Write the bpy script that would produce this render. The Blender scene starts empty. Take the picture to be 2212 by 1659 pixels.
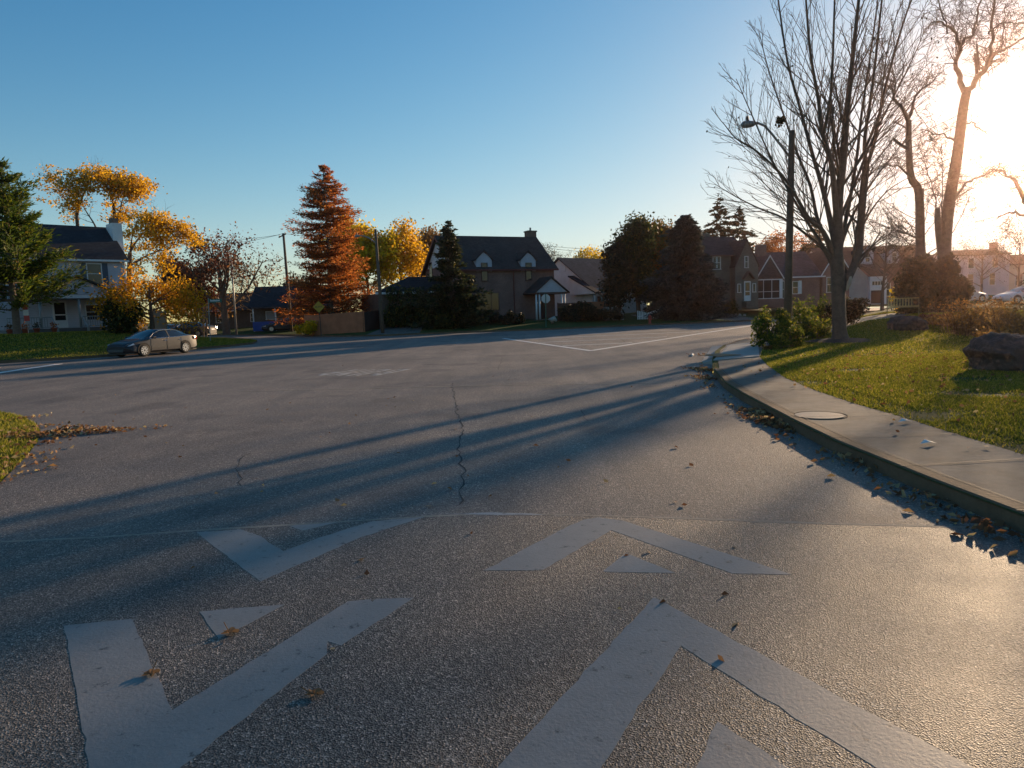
import bpy, math, random
import numpy as np
from mathutils import Vector, Matrix, Euler
from mathutils.geometry import delaunay_2d_cdt

R_ = math.radians
scene = bpy.context.scene
COL = scene.collection
rng = np.random.default_rng(7)
random.seed(7)

# ------------------------------------------------------------------ camera and surveying helpers
CAM_H, FPX, PITCH, ROLL = 1.8, 1534.0, 5.94, 2.0
cam_data = bpy.data.cameras.new("camera")
cam = bpy.data.objects.new("camera", cam_data)
COL.objects.link(cam)
cam_data.sensor_width = 36.0
cam_data.lens = 36.0 * FPX / 2212.0
cam_data.clip_start, cam_data.clip_end = 0.05, 6000.0
CR = Matrix.Rotation(R_(90 - PITCH), 3, 'X') @ Matrix.Rotation(R_(-ROLL), 3, 'Z')
cam.location = (0, 0, CAM_H)
cam.rotation_euler = CR.to_euler()
scene.camera = cam


def ray(u, v):
    return CR @ Vector(((u - 1106) / FPX, -(v - 829.5) / FPX, -1.0))


def G(u, v, z=0.0):
    """survey point: where the sight line meets level z"""
    d = ray(u, v)
    t = (z - CAM_H) / d.z
    return Vector((d.x * t, d.y * t, z))


def P(u, v, y):
    """survey point at a known depth y (metres in front)"""
    d = ray(u, v)
    t = y / d.y
    return Vector((d.x * t, y, CAM_H + d.z * t))


SUN_AZ, SUN_EL = R_(37.2), R_(10.2)
SUN_DIR = Vector((math.sin(SUN_AZ) * math.cos(SUN_EL), math.cos(SUN_AZ) * math.cos(SUN_EL), math.sin(SUN_EL)))

# ------------------------------------------------------------------ materials
MATS = {}


class NT:
    def __init__(s, name):
        s.m = bpy.data.materials.new(name)
        s.m.use_nodes = True
        s.t = s.m.node_tree
        s.b = s.t.nodes["Principled BSDF"]
        s.out = s.t.nodes["Material Output"]
        MATS[name] = s.m

    def n(s, kind, **kw):
        nd = s.t.nodes.new(kind)
        for k, val in kw.items():
            if k.startswith('i_'):
                nd.inputs[k[2:].replace('_', ' ')].default_value = val
            else:
                setattr(nd, k, val)
        return nd

    def l(s, a, b):
        s.t.links.new(a, b)

    def coord(s):
        return s.n('ShaderNodeTexCoord').outputs['Object']

    def ramp(s, fac, stops):
        r = s.n('ShaderNodeValToRGB')
        e = r.color_ramp.elements
        while len(e) < len(stops):
            e.new(0.5)
        for el, (p, c) in zip(e, stops):
            el.position = p
            el.color = (c[0], c[1], c[2], 1)
        s.l(fac, r.inputs[0])
        return r.outputs[0]

    def mix(s, fac, a, b, mode='MIX'):
        m = s.n('ShaderNodeMix', data_type='RGBA', blend_type=mode)
        for sock, val in ((m.inputs[0], fac), (m.inputs[6], a), (m.inputs[7], b)):
            if hasattr(val, 'links') or isinstance(val, bpy.types.NodeSocket):
                s.l(val, sock)
            elif isinstance(val, (int, float)):
                sock.default_value = val
            else:
                sock.default_value = (val[0], val[1], val[2], 1)
        return m.outputs[2]

    def noise(s, scale, detail=4, rough=0.55, vec=None):
        nd = s.n('ShaderNodeTexNoise')
        nd.inputs['Scale'].default_value = scale
        nd.inputs['Detail'].default_value = detail
        nd.inputs['Roughness'].default_value = rough
        s.l(vec if vec is not None else s.coord(), nd.inputs['Vector'])
        return nd.outputs[0]

    def bump(s, h, strength=0.4, dist=0.02):
        b = s.n('ShaderNodeBump')
        b.inputs['Strength'].default_value = strength
        b.inputs['Distance'].default_value = dist
        s.l(h, b.inputs['Height'])
        s.l(b.outputs[0], s.b.inputs['Normal'])
        return b

    def col(s, sock):
        s.l(sock, s.b.inputs['Base Color'])

    def rough(s, r, spec=0.5):
        s.b.inputs['Roughness'].default_value = r
        s.b.inputs['Specular IOR Level'].default_value = spec


def plain(name, c, rough=0.7, var=0.25, scale=3.0, metal=0.0, spec=0.4, bump=0.15, fine=25.0):
    t = NT(name)
    n1, n2 = t.noise(scale), t.noise(fine, 3)
    lo = [x * (1 - var) for x in c]
    hi = [min(1, x * (1 + var)) for x in c]
    a = t.ramp(n1, [(0.3, lo), (0.7, hi)])
    t.col(t.mix(0.35, a, t.ramp(n2, [(0.3, lo), (0.7, hi)])))
    t.rough(rough, .1 if name == 'kerb_stone' else spec)
    t.b.inputs['Metallic'].default_value = metal
    if bump:
        t.bump(n2, bump, 0.01)
    return t.m


def asphalt(name, cell, lo, hi, tint, strength, r0=.66, r1=.8):
    t = NT(name)
    co = t.coord()
    big, mid = t.noise(0.16, 5, 0.6, co), t.noise(1.3, 5, 0.65, co)
    vo = t.n('ShaderNodeTexVoronoi')
    vo.inputs['Scale'].default_value = cell
    t.l(co, vo.inputs['Vector'])
    sep = t.n('ShaderNodeSeparateColor')
    t.l(vo.outputs['Color'], sep.inputs[0])
    agg = t.ramp(sep.outputs[0], [(0.0, [lo * x for x in tint]), (0.55, [(lo * .6 + hi * .4) * x for x in tint]), (0.93, [hi * x for x in tint]), (1.0, [hi * 2.0 * x for x in tint])])
    stain = t.ramp(big, [(0.3, (.66, .66, .68)), (0.7, (1.26, 1.22, 1.15))])
    stain2 = t.ramp(mid, [(0.25, (.82, .82, .82)), (0.75, (1.15, 1.15, 1.15))])
    t.col(t.mix(1.0, t.mix(1.0, agg, stain, 'MULTIPLY'), stain2, 'MULTIPLY'))
    mp = t.n('ShaderNodeMapping'); mp.inputs['Scale'].default_value = (1.3, .07, 1); mp.inputs['Rotation'].default_value = (0, 0, .12); t.l(co, mp.inputs['Vector'])
    track = t.ramp(t.noise(1.0, 4, .6, mp.outputs[0]), [(.32, (.80, .80, .81)), (.68, (1.16, 1.14, 1.12))])
    grit = t.ramp(t.noise(22, 4, .75, co), [(.3, (.72, .72, .73)), (.7, (1.22, 1.2, 1.18))])
    t.col(t.mix(1.0, t.mix(1.0, t.mix(1.0, t.mix(1.0, agg, stain, 'MULTIPLY'), stain2, 'MULTIPLY'), track, 'MULTIPLY'), grit, 'MULTIPLY'))
    oil = t.ramp(t.noise(.55, 3, .5, co), [(.56, (1, 1, 1)), (.68, (.66, .66, .68))])
    fleck = t.ramp(t.noise(7, 2, .5, co), [(.66, (1, 1, 1)), (.72, (.7, .7, .7))])
    cur = t.b.inputs['Base Color'].links[0].from_socket
    t.col(t.mix(1.0, t.mix(1.0, cur, oil, 'MULTIPLY'), fleck, 'MULTIPLY'))
    rr = t.ramp(mid, [(0.2, (r0, r0, r0)), (0.8, (r1, r1, r1))])
    t.l(rr, t.b.inputs['Roughness'])
    t.b.inputs['Specular IOR Level'].default_value = 0.42
    t.bump(t.mix(0.35, vo.outputs['Distance'], t.noise(cell * 1.7, 3, .6, co)), strength, 0.012)
    return t.m


asphalt("old_asphalt", 90, .085, .28, (1.0, .865, .745), .55)
asphalt("patch_asphalt", 115, .028, .28, (1.0, .88, .76), .9, .56, .70)


def paint(name, c, wear_lo, wear_hi, scale):
    t = NT(name)
    co = t.coord()
    a, f = t.noise(scale, 6, .65, co), t.noise(60, 3, .6, co)
    base = t.mix(0.4, t.ramp(a, [(0.3, [x * .82 for x in c]), (0.7, [x * 1.1 for x in c])]), t.ramp(f, [(.3, [x * .7 for x in c]), (.7, c)]))
    w = t.ramp(t.noise(scale * 4, 8, .7, co), [(wear_lo, (1, 1, 1)), (wear_hi, (0, 0, 0))])
    t.col(t.mix(w, base, (.06, .058, .056)))
    t.rough(.62, .45)
    t.bump(f, .5, .004)
    return t.m


paint("marking_paint", (.25, .235, .215), .33, .40, 3.0)
paint("line_paint", (.78, .75, .70), .24, .36, .8)
paint("worn_paint", (.35, .34, .32), .38, .50, .9)
plain("crack_filler", (.018, .018, .018), .8, .2, 8)
plain("seam_line", (.26, .22, .17), .8, .4, 2)

t = NT("concrete")
co = t.coord()
c1 = t.ramp(t.noise(.7, 5, .6, co), [(.3, (.13, .115, .095)), (.7, (.20, .18, .15))])
c2 = t.ramp(t.noise(9, 5, .7, co), [(.3, (.11, .10, .085)), (.7, (.20, .18, .15))])
c3 = t.ramp(t.noise(2.3, 6, .7, co), [(.35, (.66, .64, .6)), (.55, (1, 1, 1)), (.75, (1.14, 1.13, 1.1))])
t.col(t.mix(1.0, t.mix(.45, c1, c2), c3, 'MULTIPLY')); t.rough(.9, .2); t.bump(t.noise(55, 4, .7, co), .55, .006)
plain("concrete_pale", (.30, .28, .25), .8, .12, 2)
plain("kerb_stone", (.15, .10, .062), .85, .3, 2.5, bump=.5)
plain("tactile_plate", (.30, .16, .08), .7, .2, 2)
plain("cast_iron", (.17, .155, .14), .5, .25, 5, metal=.6)

t = NT("lawn_soil")
co = t.coord()
a = t.ramp(t.noise(.5, 5, .6, co), [(.3, (.045, .062, .016)), (.7, (.075, .10, .024))])
b = t.ramp(t.noise(14, 5, .7, co), [(.3, (.03, .045, .012)), (.7, (.10, .12, .03))])
t.col(t.mix(.5, a, b)); t.rough(.95, .1); t.bump(t.noise(30, 5, .7, co), 1.0, .05)


def leafmat(name, stops, transl=0.45, rough=.6, tint=None):
    """leaves: colour varies leaf by leaf, light passes through"""
    t = NT(name)
    gi = t.n('ShaderNodeNewGeometry')
    c = t.ramp(gi.outputs['Random Per Island'], stops)
    t.col(c)
    t.rough(rough, .3)
    tr = t.n('ShaderNodeBsdfTranslucent')
    t.l(t.mix(1.0, c, tint or (1.0, 1.0, .8), 'MULTIPLY'), tr.inputs[0])
    mx = t.n('ShaderNodeMixShader')
    mx.inputs[0].default_value = transl
    t.l(t.b.outputs[0], mx.inputs[1]); t.l(tr.outputs[0], mx.inputs[2])
    t.l(mx.outputs[0], t.out.inputs[0])
    return t.m


leafmat("grass_blade", [(0, (.085, .105, .012)), (.5, (.20, .21, .02)), (.82, (.34, .30, .04)), (1, (.44, .33, .11))], .55)
leafmat("leaf_yellow", [(0, (.42, .22, .012)), (.5, (.68, .38, .018)), (1, (.78, .48, .04))], .64)
leafmat("leaf_gold", [(0, (.28, .18, .015)), (.35, (.58, .30, .015)), (.8, (.78, .40, .02)), (1, (.72, .26, .03))], .64)
leafmat("leaf_lemon", [(0, (.45, .32, .015)), (.6, (.78, .56, .02)), (1, (.66, .36, .03))], .64)
leafmat("leaf_rust", [(0, (.18, .05, .016)), (.5, (.38, .115, .03)), (.85, (.52, .18, .045)), (1, (.56, .27, .09))], .64)
leafmat("leaf_maroon", [(0, (.07, .022, .016)), (.6, (.15, .05, .03)), (1, (.32, .14, .05))], .4)
leafmat("leaf_tan", [(0, (.16, .08, .03)), (.6, (.30, .16, .05)), (1, (.45, .26, .08))], .4)
leafmat("leaf_dark", [(0, (.02, .032, .012)), (.6, (.045, .062, .018)), (.9, (.10, .10, .022)), (1, (.24, .17, .03))], .42)
leafmat("leaf_dusky", [(0, (.022, .024, .016)), (.6, (.04, .04, .02)), (.9, (.08, .06, .025)), (1, (.14, .09, .03))], .3)
leafmat("leaf_autumn_mix", [(0, (.05, .06, .015)), (.5, (.16, .12, .02)), (.8, (.32, .16, .03)), (1, (.4, .12, .03))], .45)
leafmat("leaf_shrub", [(0, (.05, .075, .018)), (.6, (.12, .15, .025)), (.88, (.28, .27, .03)), (1, (.44, .34, .05))], .55)
leafmat("needle_pine", [(0, (.03, .06, .010)), (.6, (.085, .13, .016)), (.92, (.17, .19, .02)), (1, (.26, .18, .04))], .45)
leafmat("needle_dark", [(0, (.018, .028, .014)), (.7, (.042, .055, .024)), (.95, (.10, .095, .03)), (1, (.16, .13, .04))], .3)
leafmat("needle_blue", [(0, (.03, .042, .04)), (.7, (.06, .075, .072)), (1, (.12, .13, .11))], .2)
leafmat("litter_leaf", [(0, (.10, .045, .025)), (.45, (.24, .115, .055)), (.8, (.40, .25, .12)), (1, (.52, .42, .24))], .4, .7)
leafmat("twig_brush", [(0, (.09, .055, .03)), (1, (.22, .14, .07))], .2)

plain("bark", (.115, .082, .06), .9, .35, 6, bump=.9, fine=18)
plain("bark_grey", (.13, .105, .085), .9, .35, 5, bump=.9, fine=16)
plain("twig_bark", (.075, .05, .038), .85, .3, 6)
plain("cut_wood", (.34, .27, .19), .8, .2, 5)
plain("pole_wood", (.12, .085, .06), .85, .35, 4, bump=.6)
plain("pole_metal", (.28, .27, .26), .5, .2, 4, metal=.5)
plain("wire_black", (.02, .02, .02), .6, .1)


def brick(name, c1, c2, mortar, scale=1.0):
    t = NT(name)
    tc = t.coord()
    sx = t.n('ShaderNodeSeparateXYZ'); t.l(tc, sx.inputs[0])
    ad = t.n('ShaderNodeMath', operation='ADD'); t.l(sx.outputs[0], ad.inputs[0]); t.l(sx.outputs[1], ad.inputs[1])
    cx = t.n('ShaderNodeCombineXYZ'); t.l(ad.outputs[0], cx.inputs[0]); t.l(sx.outputs[2], cx.inputs[1])
    bt = t.n('ShaderNodeTexBrick')
    t.l(cx.outputs[0], bt.inputs['Vector'])
    bt.inputs['Color1'].default_value = (*c1, 1); bt.inputs['Color2'].default_value = (*c2, 1); bt.inputs['Mortar'].default_value = (*mortar, 1)
    bt.inputs['Scale'].default_value = scale
    bt.inputs['Brick Width'].default_value = .22; bt.inputs['Row Height'].default_value = .075; bt.inputs['Mortar Size'].default_value = .008
    dirt = t.ramp(t.noise(.8, 5, .6, tc), [(.3, (.75, .75, .75)), (.7, (1.15, 1.15, 1.15))])
    t.col(t.mix(1.0, bt.outputs[0], dirt, 'MULTIPLY')); t.rough(.85, .3); t.bump(bt.outputs['Fac'], -.4, .01)
    return t.m


brick("brick_red", (.24, .115, .088), (.19, .085, .066), (.24, .21, .19))
brick("brick_brown", (.17, .115, .09), (.13, .09, .07), (.16, .15, .13))
brick("brick_olive", (.16, .15, .115), (.12, .115, .09), (.15, .145, .13))


def siding(name, c, pitch=.16):
    t = NT(name)
    tc = t.coord()
    sx = t.n('ShaderNodeSeparateXYZ'); t.l(tc, sx.inputs[0])
    m = t.n('ShaderNodeMath', operation='MULTIPLY'); m.inputs[1].default_value = 1 / pitch; t.l(sx.outputs[2], m.inputs[0])
    fr = t.n('ShaderNodeMath', operation='FRACT'); t.l(m.outputs[0], fr.inputs[0])
    shade = t.ramp(fr.outputs[0], [(0, [x * .7 for x in c]), (.12, c), (1, c)])
    dirt = t.ramp(t.noise(1.2, 5, .6, tc), [(.3, (.85, .85, .84)), (.7, (1.04, 1.04, 1.04))])
    t.col(t.mix(1.0, shade, dirt, 'MULTIPLY')); t.rough(.6, .35); t.bump(fr.outputs[0], .5, .015)
    return t.m


siding("white_siding", (.76, .75, .75))
siding("lilac_siding", (.50, .50, .56))
siding("cream_siding", (.5, .46, .38))
siding("sage_siding", (.34, .38, .37))


def shingle(name, c):
    t = NT(name)
    tc = t.coord()
    sx = t.n('ShaderNodeSeparateXYZ'); t.l(tc, sx.inputs[0])
    ad = t.n('ShaderNodeMath', operation='ADD'); t.l(sx.outputs[0], ad.inputs[0]); t.l(sx.outputs[1], ad.inputs[1])
    cx = t.n('ShaderNodeCombineXYZ'); t.l(ad.outputs[0], cx.inputs[0]); t.l(sx.outputs[2], cx.inputs[1])
    bt = t.n('ShaderNodeTexBrick')
    t.l(cx.outputs[0], bt.inputs['Vector'])
    bt.inputs['Color1'].default_value = (*[x * 1.25 for x in c], 1); bt.inputs['Color2'].default_value = (*[x * .75 for x in c], 1); bt.inputs['Mortar'].default_value = (*[x * .5 for x in c], 1)
    bt.inputs['Scale'].default_value = 1; bt.inputs['Brick Width'].default_value = .3; bt.inputs['Row Height'].default_value = .1; bt.inputs['Mortar Size'].default_value = .006
    dirt = t.ramp(t.noise(.6, 5, .6, tc), [(.3, (.8, .8, .8)), (.7, (1.15, 1.15, 1.15))])
    t.col(t.mix(1.0, bt.outputs[0], dirt, 'MULTIPLY')); t.rough(.9, .2); t.bump(bt.outputs['Fac'], -.4, .01)
    return t.m


shingle("shingle_black", (.035, .035, .04)); shingle("shingle_brown", (.06, .05, .046)); shingle("shingle_grey", (.075, .07, .075))
plain("trim_white", (.66, .66, .66), .5, .08, 2, bump=0)
plain("trim_dark", (.10, .06, .05), .6, .15, 2, bump=0)
plain("trim_red", (.14, .035, .03), .6, .15, 2, bump=0)
plain("shutter_blue", (.06, .085, .12), .6, .1, 2, bump=0)
plain("door_dark", (.05, .035, .03), .5, .2, 2, bump=0)
plain("fence_wood", (.36, .14, .07), .85, .25, 1.6)
plain("fence_dark", (.09, .045, .032), .85, .25, 1.6)
plain("fence_pale", (.30, .24, .17), .85, .25, 1.6)
plain("blue_tarp", (.02, .07, .30), .5, .2, 1.5)
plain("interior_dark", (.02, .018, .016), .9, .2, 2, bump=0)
plain("rail_grey", (.24, .27, .28), .6, .15, 3, bump=0)
plain("step_wood", (.10, .10, .10), .8, .2, 3)
t = NT("window_glass"); t.b.inputs['Base Color'].default_value = (.02, .024, .028, 1); t.rough(.06, .6)
t = NT("car_glass"); t.b.inputs['Base Color'].default_value = (.012, .015, .018, 1); t.rough(.04, .8)
t = NT("window_blind"); t.b.inputs['Base Color'].default_value = (.30, .31, .33, 1); t.rough(.7)


def carpaint(name, c):
    t = NT(name)
    t.col(t.ramp(t.noise(400, 1), [(.3, [x * .8 for x in c]), (.7, [x * 1.2 for x in c])]))
    t.rough(.45, .18); t.b.inputs['Metallic'].default_value = .1
    t.b.inputs['Coat Weight'].default_value = .3; t.b.inputs['Coat Roughness'].default_value = .05
    return t.m


carpaint("paint_bronze_grey", (.026, .026, .031)); carpaint("paint_silver", (.42, .43, .45)); carpaint("paint_white", (.6, .6, .6)); carpaint("paint_black", (.03, .03, .033))
plain("tyre_rubber", (.018, .018, .018), .85, .2, 8)
plain("rim_alloy", (.55, .56, .58), .3, .05, 3, metal=.8, bump=0)
plain("chrome", (.6, .6, .6), .2, .05, 3, metal=1, bump=0)
plain("black_plastic", (.02, .02, .02), .5, .1, 3, bump=0)
t = NT("headlamp_glass"); t.b.inputs['Base Color'].default_value = (.5, .52, .55, 1); t.rough(.08, .8)
t = NT("tail_lamp"); t.b.inputs['Base Color'].default_value = (.25, .01, .012, 1); t.rough(.15, .6)
t = NT("tail_lamp_lit"); t.b.inputs['Base Color'].default_value = (.5, .02, .02, 1); t.b.inputs['Emission Color'].default_value = (1, .06, .08, 1); t.b.inputs['Emission Strength'].default_value = 4
plain("sign_yellow", (.42, .24, .015), .5, .06, 2, bump=0); plain("sign_black", (.02, .02, .02), .5, .05, 2, bump=0)
plain("sign_green", (.015, .11, .08), .5, .06, 2, bump=0); plain("sign_white", (.7, .7, .7), .5, .05, 2, bump=0); plain("sign_back", (.42, .43, .44), .45, .08, 2, metal=.3, bump=0)
plain("sign_red", (.42, .03, .03), .5, .06, 2, bump=0)
plain("hydrant_red", (.42, .06, .035), .5, .15, 4, bump=0)
plain("rock_brown", (.055, .05, .044), .9, .35, 2.5, bump=1.0, fine=9)
plain("rock_pale", (.36, .33, .29), .9, .2, 3, bump=.6)
plain("terracotta", (.32, .09, .06), .8, .15, 3, bump=0)
plain("bench_metal", (.16, .16, .10), .35, .15, 3, metal=.7, bump=0)
plain("bench_slat", (.46, .40, .18), .45, .2, 3, bump=0)
plain("paper_white", (.7, .7, .66), .7, .05, 3, bump=0)
plain("mulch", (.055, .032, .02), .95, .4, 8, bump=1.0)


# ------------------------------------------------------------------ object helpers
def props(o, label=None, cat=None, group=None, kind=None):
    if label: o['label'] = label
    if cat: o['category'] = cat
    if group: o['group'] = group
    if kind: o['kind'] = kind
    return o


def thing(name, label, cat, loc, rotz=0.0, group=None):
    o = bpy.data.objects.new(name, None)
    COL.objects.link(o)
    o.location = loc
    o.rotation_euler = (0, 0, rotz)
    o.empty_display_size = .3
    return props(o, label, cat, group)


def link_mesh(name, me, mat, parent=None, smooth=False):
    o = bpy.data.objects.new(name, me)
    COL.objects.link(o)
    me.materials.append(MATS[mat] if isinstance(mat, str) else mat)
    if smooth:
        me.polygons.foreach_set('use_smooth', [True] * len(me.polygons))
    if parent is not None:
        o.parent = parent
    return o


def origin_of(o):
    p = Vector((0, 0, 0))
    while o is not None:
        p += o.location
        o = o.parent
    return p


class MB:
    """collects faces in world coordinates (optionally through a local frame)"""
    def __init__(s, F=None):
        s.v, s.f, s.F = [], [], F

    def add(s, vs, fs):
        n = len(s.v)
        s.v += [(s.F @ Vector(p)) if s.F is not None else Vector(p) for p in vs]
        s.f += [[n + i for i in f] for f in fs]
        return s

    def box(s, x0, x1, y0, y1, z0, z1):
        vs = [(x, y, z) for z in (z0, z1) for y in (y0, y1) for x in (x0, x1)]
        return s.add(vs, [[0, 2, 3, 1], [4, 5, 7, 6], [0, 1, 5, 4], [2, 6, 7, 3], [0, 4, 6, 2], [1, 3, 7, 5]])

    def poly(s, pts):
        return s.add(pts, [list(range(len(pts)))])

    def prism(s, pts, vec):
        vec = Vector(vec); n = len(pts)
        a = [Vector(p) for p in pts]
        return s.add(a + [p + vec for p in a], [list(range(n - 1, -1, -1)), list(range(n, 2 * n))] + [[i, (i + 1) % n, n + (i + 1) % n, n + i] for i in range(n)])

    def tube(s, pts, radii, sides=8, cap=True):
        pts = [Vector(p) for p in pts]
        if isinstance(radii, (int, float)): radii = [radii] * len(pts)
        vs, fs, n = [], [], len(pts)
        d0 = (pts[-1] - pts[0]).normalized()
        ref = Vector((0, 0, 1)) if abs(d0.z) < .8 else Vector((1, 0, 0))
        for i, p in enumerate(pts):
            t = (pts[min(i + 1, n - 1)] - pts[max(i - 1, 0)]).normalized()
            a = t.cross(ref).normalized(); b = t.cross(a)
            vs += [p + (a * math.cos(k * 2 * math.pi / sides) + b * math.sin(k * 2 * math.pi / sides)) * radii[i] for k in range(sides)]
        for i in range(n - 1):
            fs += [[i * sides + k, i * sides + (k + 1) % sides, (i + 1) * sides + (k + 1) % sides, (i + 1) * sides + k] for k in range(sides)]
        if cap:
            fs += [list(range(sides - 1, -1, -1)), list(range((n - 1) * sides, n * sides))]
        return s.add(vs, fs)

    def obj(s, name, mat, parent=None, smooth=False):
        me = bpy.data.meshes.new(name)
        off = origin_of(parent) if parent is not None else Vector((0, 0, 0))
        me.from_pydata([tuple(p - off) for p in s.v], [], s.f)
        me.update()
        return link_mesh(name, me, mat, parent, smooth)


def frame(origin, ang):
    return Matrix.Translation(origin) @ Matrix.Rotation(ang, 4, 'Z')


def arrays_obj(name, V, faces, mat, parent=None, smooth=False):
    """V (n,3) world coordinates, faces (m,k) index array"""
    off = np.array(origin_of(parent)) if parent is not None else np.zeros(3)
    V = np.asarray(V, dtype=np.float64) - off
    faces = np.asarray(faces, dtype=np.int32)
    k = faces.shape[1]
    me = bpy.data.meshes.new(name)
    me.vertices.add(len(V)); me.vertices.foreach_set('co', V.astype(np.float32).ravel())
    me.loops.add(faces.size); me.loops.foreach_set('vertex_index', faces.ravel())
    me.polygons.add(len(faces)); me.polygons.foreach_set('loop_start', np.arange(0, faces.size, k, dtype=np.int32))
    me.update(calc_edges=True)
    return link_mesh(name, me, mat, parent, smooth)


def tubes_arrays(branches, sides=5):
    Vs, Fs, n0 = [], [], 0
    ang = np.arange(sides) * 2 * np.pi / sides
    ca, sa = np.cos(ang)[None, :, None], np.sin(ang)[None, :, None]
    k = np.arange(sides); k1 = (k + 1) % sides
    for pts, rad in branches:
        pts = np.asarray(pts, float); n = len(pts)
        if n < 2: continue
        t = np.gradient(pts, axis=0)
        t /= np.linalg.norm(t, axis=1, keepdims=True) + 1e-9
        ref = np.array([0, 0, 1.0]) if abs(t[:, 2].mean()) < .75 else np.array([1.0, 0.1, 0])
        a = np.cross(t, ref); a /= np.linalg.norm(a, axis=1, keepdims=True) + 1e-9
        b = np.cross(t, a)
        ring = pts[:, None, :] + np.asarray(rad)[:, None, None] * (ca * a[:, None, :] + sa * b[:, None, :])
        Vs.append(ring.reshape(-1, 3))
        base = n0 + np.arange(n - 1)[:, None] * sides
        Fs.append(np.stack([base + k, base + k1, base + sides + k1, base + sides + k], -1).reshape(-1, 4))
        n0 += n * sides
    return np.concatenate(Vs), np.concatenate(Fs)


def leaf_cards(C, size, rg, aspect=.6, jitter=.4, axis=None, flat=0.0):
    """one bent diamond per leaf, centre C (n,3)"""
    n = len(C)
    if axis is None:
        a = rg.normal(size=(n, 3)); a[:, 2] *= (1 - flat)
    else:
        a = np.asarray(axis) + rg.normal(size=(n, 3)) * .45
    a /= np.linalg.norm(a, axis=1, keepdims=True) + 1e-9
    r = rg.normal(size=(n, 3)); r[:, 2] *= (1 - flat)
    b = np.cross(a, r); b /= np.linalg.norm(b, axis=1, keepdims=True) + 1e-9
    s = size * (1 + jitter * rg.uniform(-1, 1, n))[:, None]
    nrm = np.cross(a, b)
    V = np.stack([C - a * s, C + b * s * aspect + nrm * s * .15, C + a * s, C - b * s * aspect + nrm * s * .15], 1).reshape(-1, 3)
    F = np.arange(4 * n).reshape(n, 4)
    return V, F
# ------------------------------------------------------------------ ground: road outline surveyed from kerb points, then one triangulated sheet
def kt(u, v):
    g = G(u, v, .15)
    return (g.x, g.y)


def g0(u, v):
    g = G(u, v, 0)
    return (g.x, g.y)


park_kerb = [(3.75, -30), (3.75, 0)] + [kt(*p) for p in [(2212, 1111), (2009, 1034), (1806, 952), (1713, 907), (1656, 877), (1598, 846), (1563, 823), (1540, 796), (1538, 776), (1545, 757), (1562, 745), (1592, 735)]]
lx, ly = park_kerb[-1]
park_kerb += [(lx + .53 * t, ly + .85 * t) for t in (6, 14, 24, 36, 50, 75, 110)]
far_kerb = [(lx + .53 * 110 - 9, ly + .85 * 110 + 6), (46, 104), (32, 83)] + [g0(*p) for p in [(1640, 693.5), (1400, 703), (1180, 713), (1000, 719), (826, 726.5), (740, 728)]]
fx, fy = far_kerb[-1]
far_kerb += [(fx - 2.5, fy + 3.0), (-24, 74), (-34, 84), (-60, 108)]
left_kerb = [(-66, 101), (-40, 77)] + [g0(*p) for p in [(480, 731), (530, 734.5), (556, 739), (545, 743.5), (500, 749), (430, 755), (340, 763), (250, 770), (130, 778), (0, 785)]]
qx, qy = left_kerb[-1]
left_kerb += [(qx - .59 * 14, qy - .8 * 14), (qx - .59 * 60, qy - .8 * 60)]
near_left = [(-46, -34), (-22, -3.5)] + [g0(*p) for p in [(0, 891), (30, 896), (52, 902), (80, 917), (86, 930), (80, 955), (58, 985), (25, 1018), (0, 1043)]] + [(-5.1, 5), (-4.9, 1), (-4.9, -30)]
ROAD = []
LAB = []
for pts, lab in ((park_kerb, 'park'), (far_kerb, 'far'), (left_kerb, 'left'), (near_left, 'near')):
    ROAD += pts
    LAB += [lab] * len(pts)
RA = np.array(ROAD)
RB = np.roll(RA, -1, axis=0)


def in_poly(px, py, poly):
    a = np.asarray(poly); b = np.roll(a, -1, axis=0)
    px = np.asarray(px)[..., None]; py = np.asarray(py)[..., None]
    c = ((a[:, 1] > py) != (b[:, 1] > py)) & (px < (b[:, 0] - a[:, 0]) * (py - a[:, 1]) / (b[:, 1] - a[:, 1] + 1e-12) + a[:, 0])
    return (c.sum(-1) % 2) == 1


def road_dist(x, y):
    p = np.stack([np.asarray(x, float), np.asarray(y, float)], -1)[..., None, :]
    d = RB - RA
    t = np.clip(((p - RA) * d).sum(-1) / ((d * d).sum(-1) + 1e-12), 0, 1)
    q = RA + d * t[..., None]
    dd = np.linalg.norm(p - q, axis=-1)
    i = dd.argmin(-1)
    return dd.min(-1), i


AZ = np.array([-60, -40, -33, -27, -21, -15, -8, 0, 6, 11, 16, 20, 30, 60])
SL = np.array([.13, .13, .13, .12, .05, .06, .06, .06, .06, .06, .09, .15, .15, .1])
CP = np.array([1.2, 1.2, 1.2, 1.1, .7, 1.0, .9, .75, .8, 1.0, 1.6, 1.75, 1.75, 1.7])
LABA = np.array(LAB)


def H(x, y):
    """height of the land outside the carriageway"""
    x = np.asarray(x, float); y = np.asarray(y, float)
    d, i = road_dist(x, y)
    lab = LABA[i]
    az = np.degrees(np.arctan2(x, np.maximum(y, .1)))
    z = .14 + np.minimum(np.interp(az, AZ, CP), np.interp(az, AZ, SL) * np.maximum(0, d - .3))
    zp = .14 + np.where(d > 1.9, .015, 0) + np.interp(y, [20, 26, 38, 60, 90, 130], [0, .06, .62, .72, 1.45, 1.7]) * np.clip((d - .2) / 4, 0, 1)
    z = np.where(lab == 'park', zp, z)
    z = np.where(lab == 'near', np.minimum(.001 + .06 * d, .5), z)
    return z


def Hs(x, y):
    return float(H(np.array([x]), np.array([y]))[0])


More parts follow.
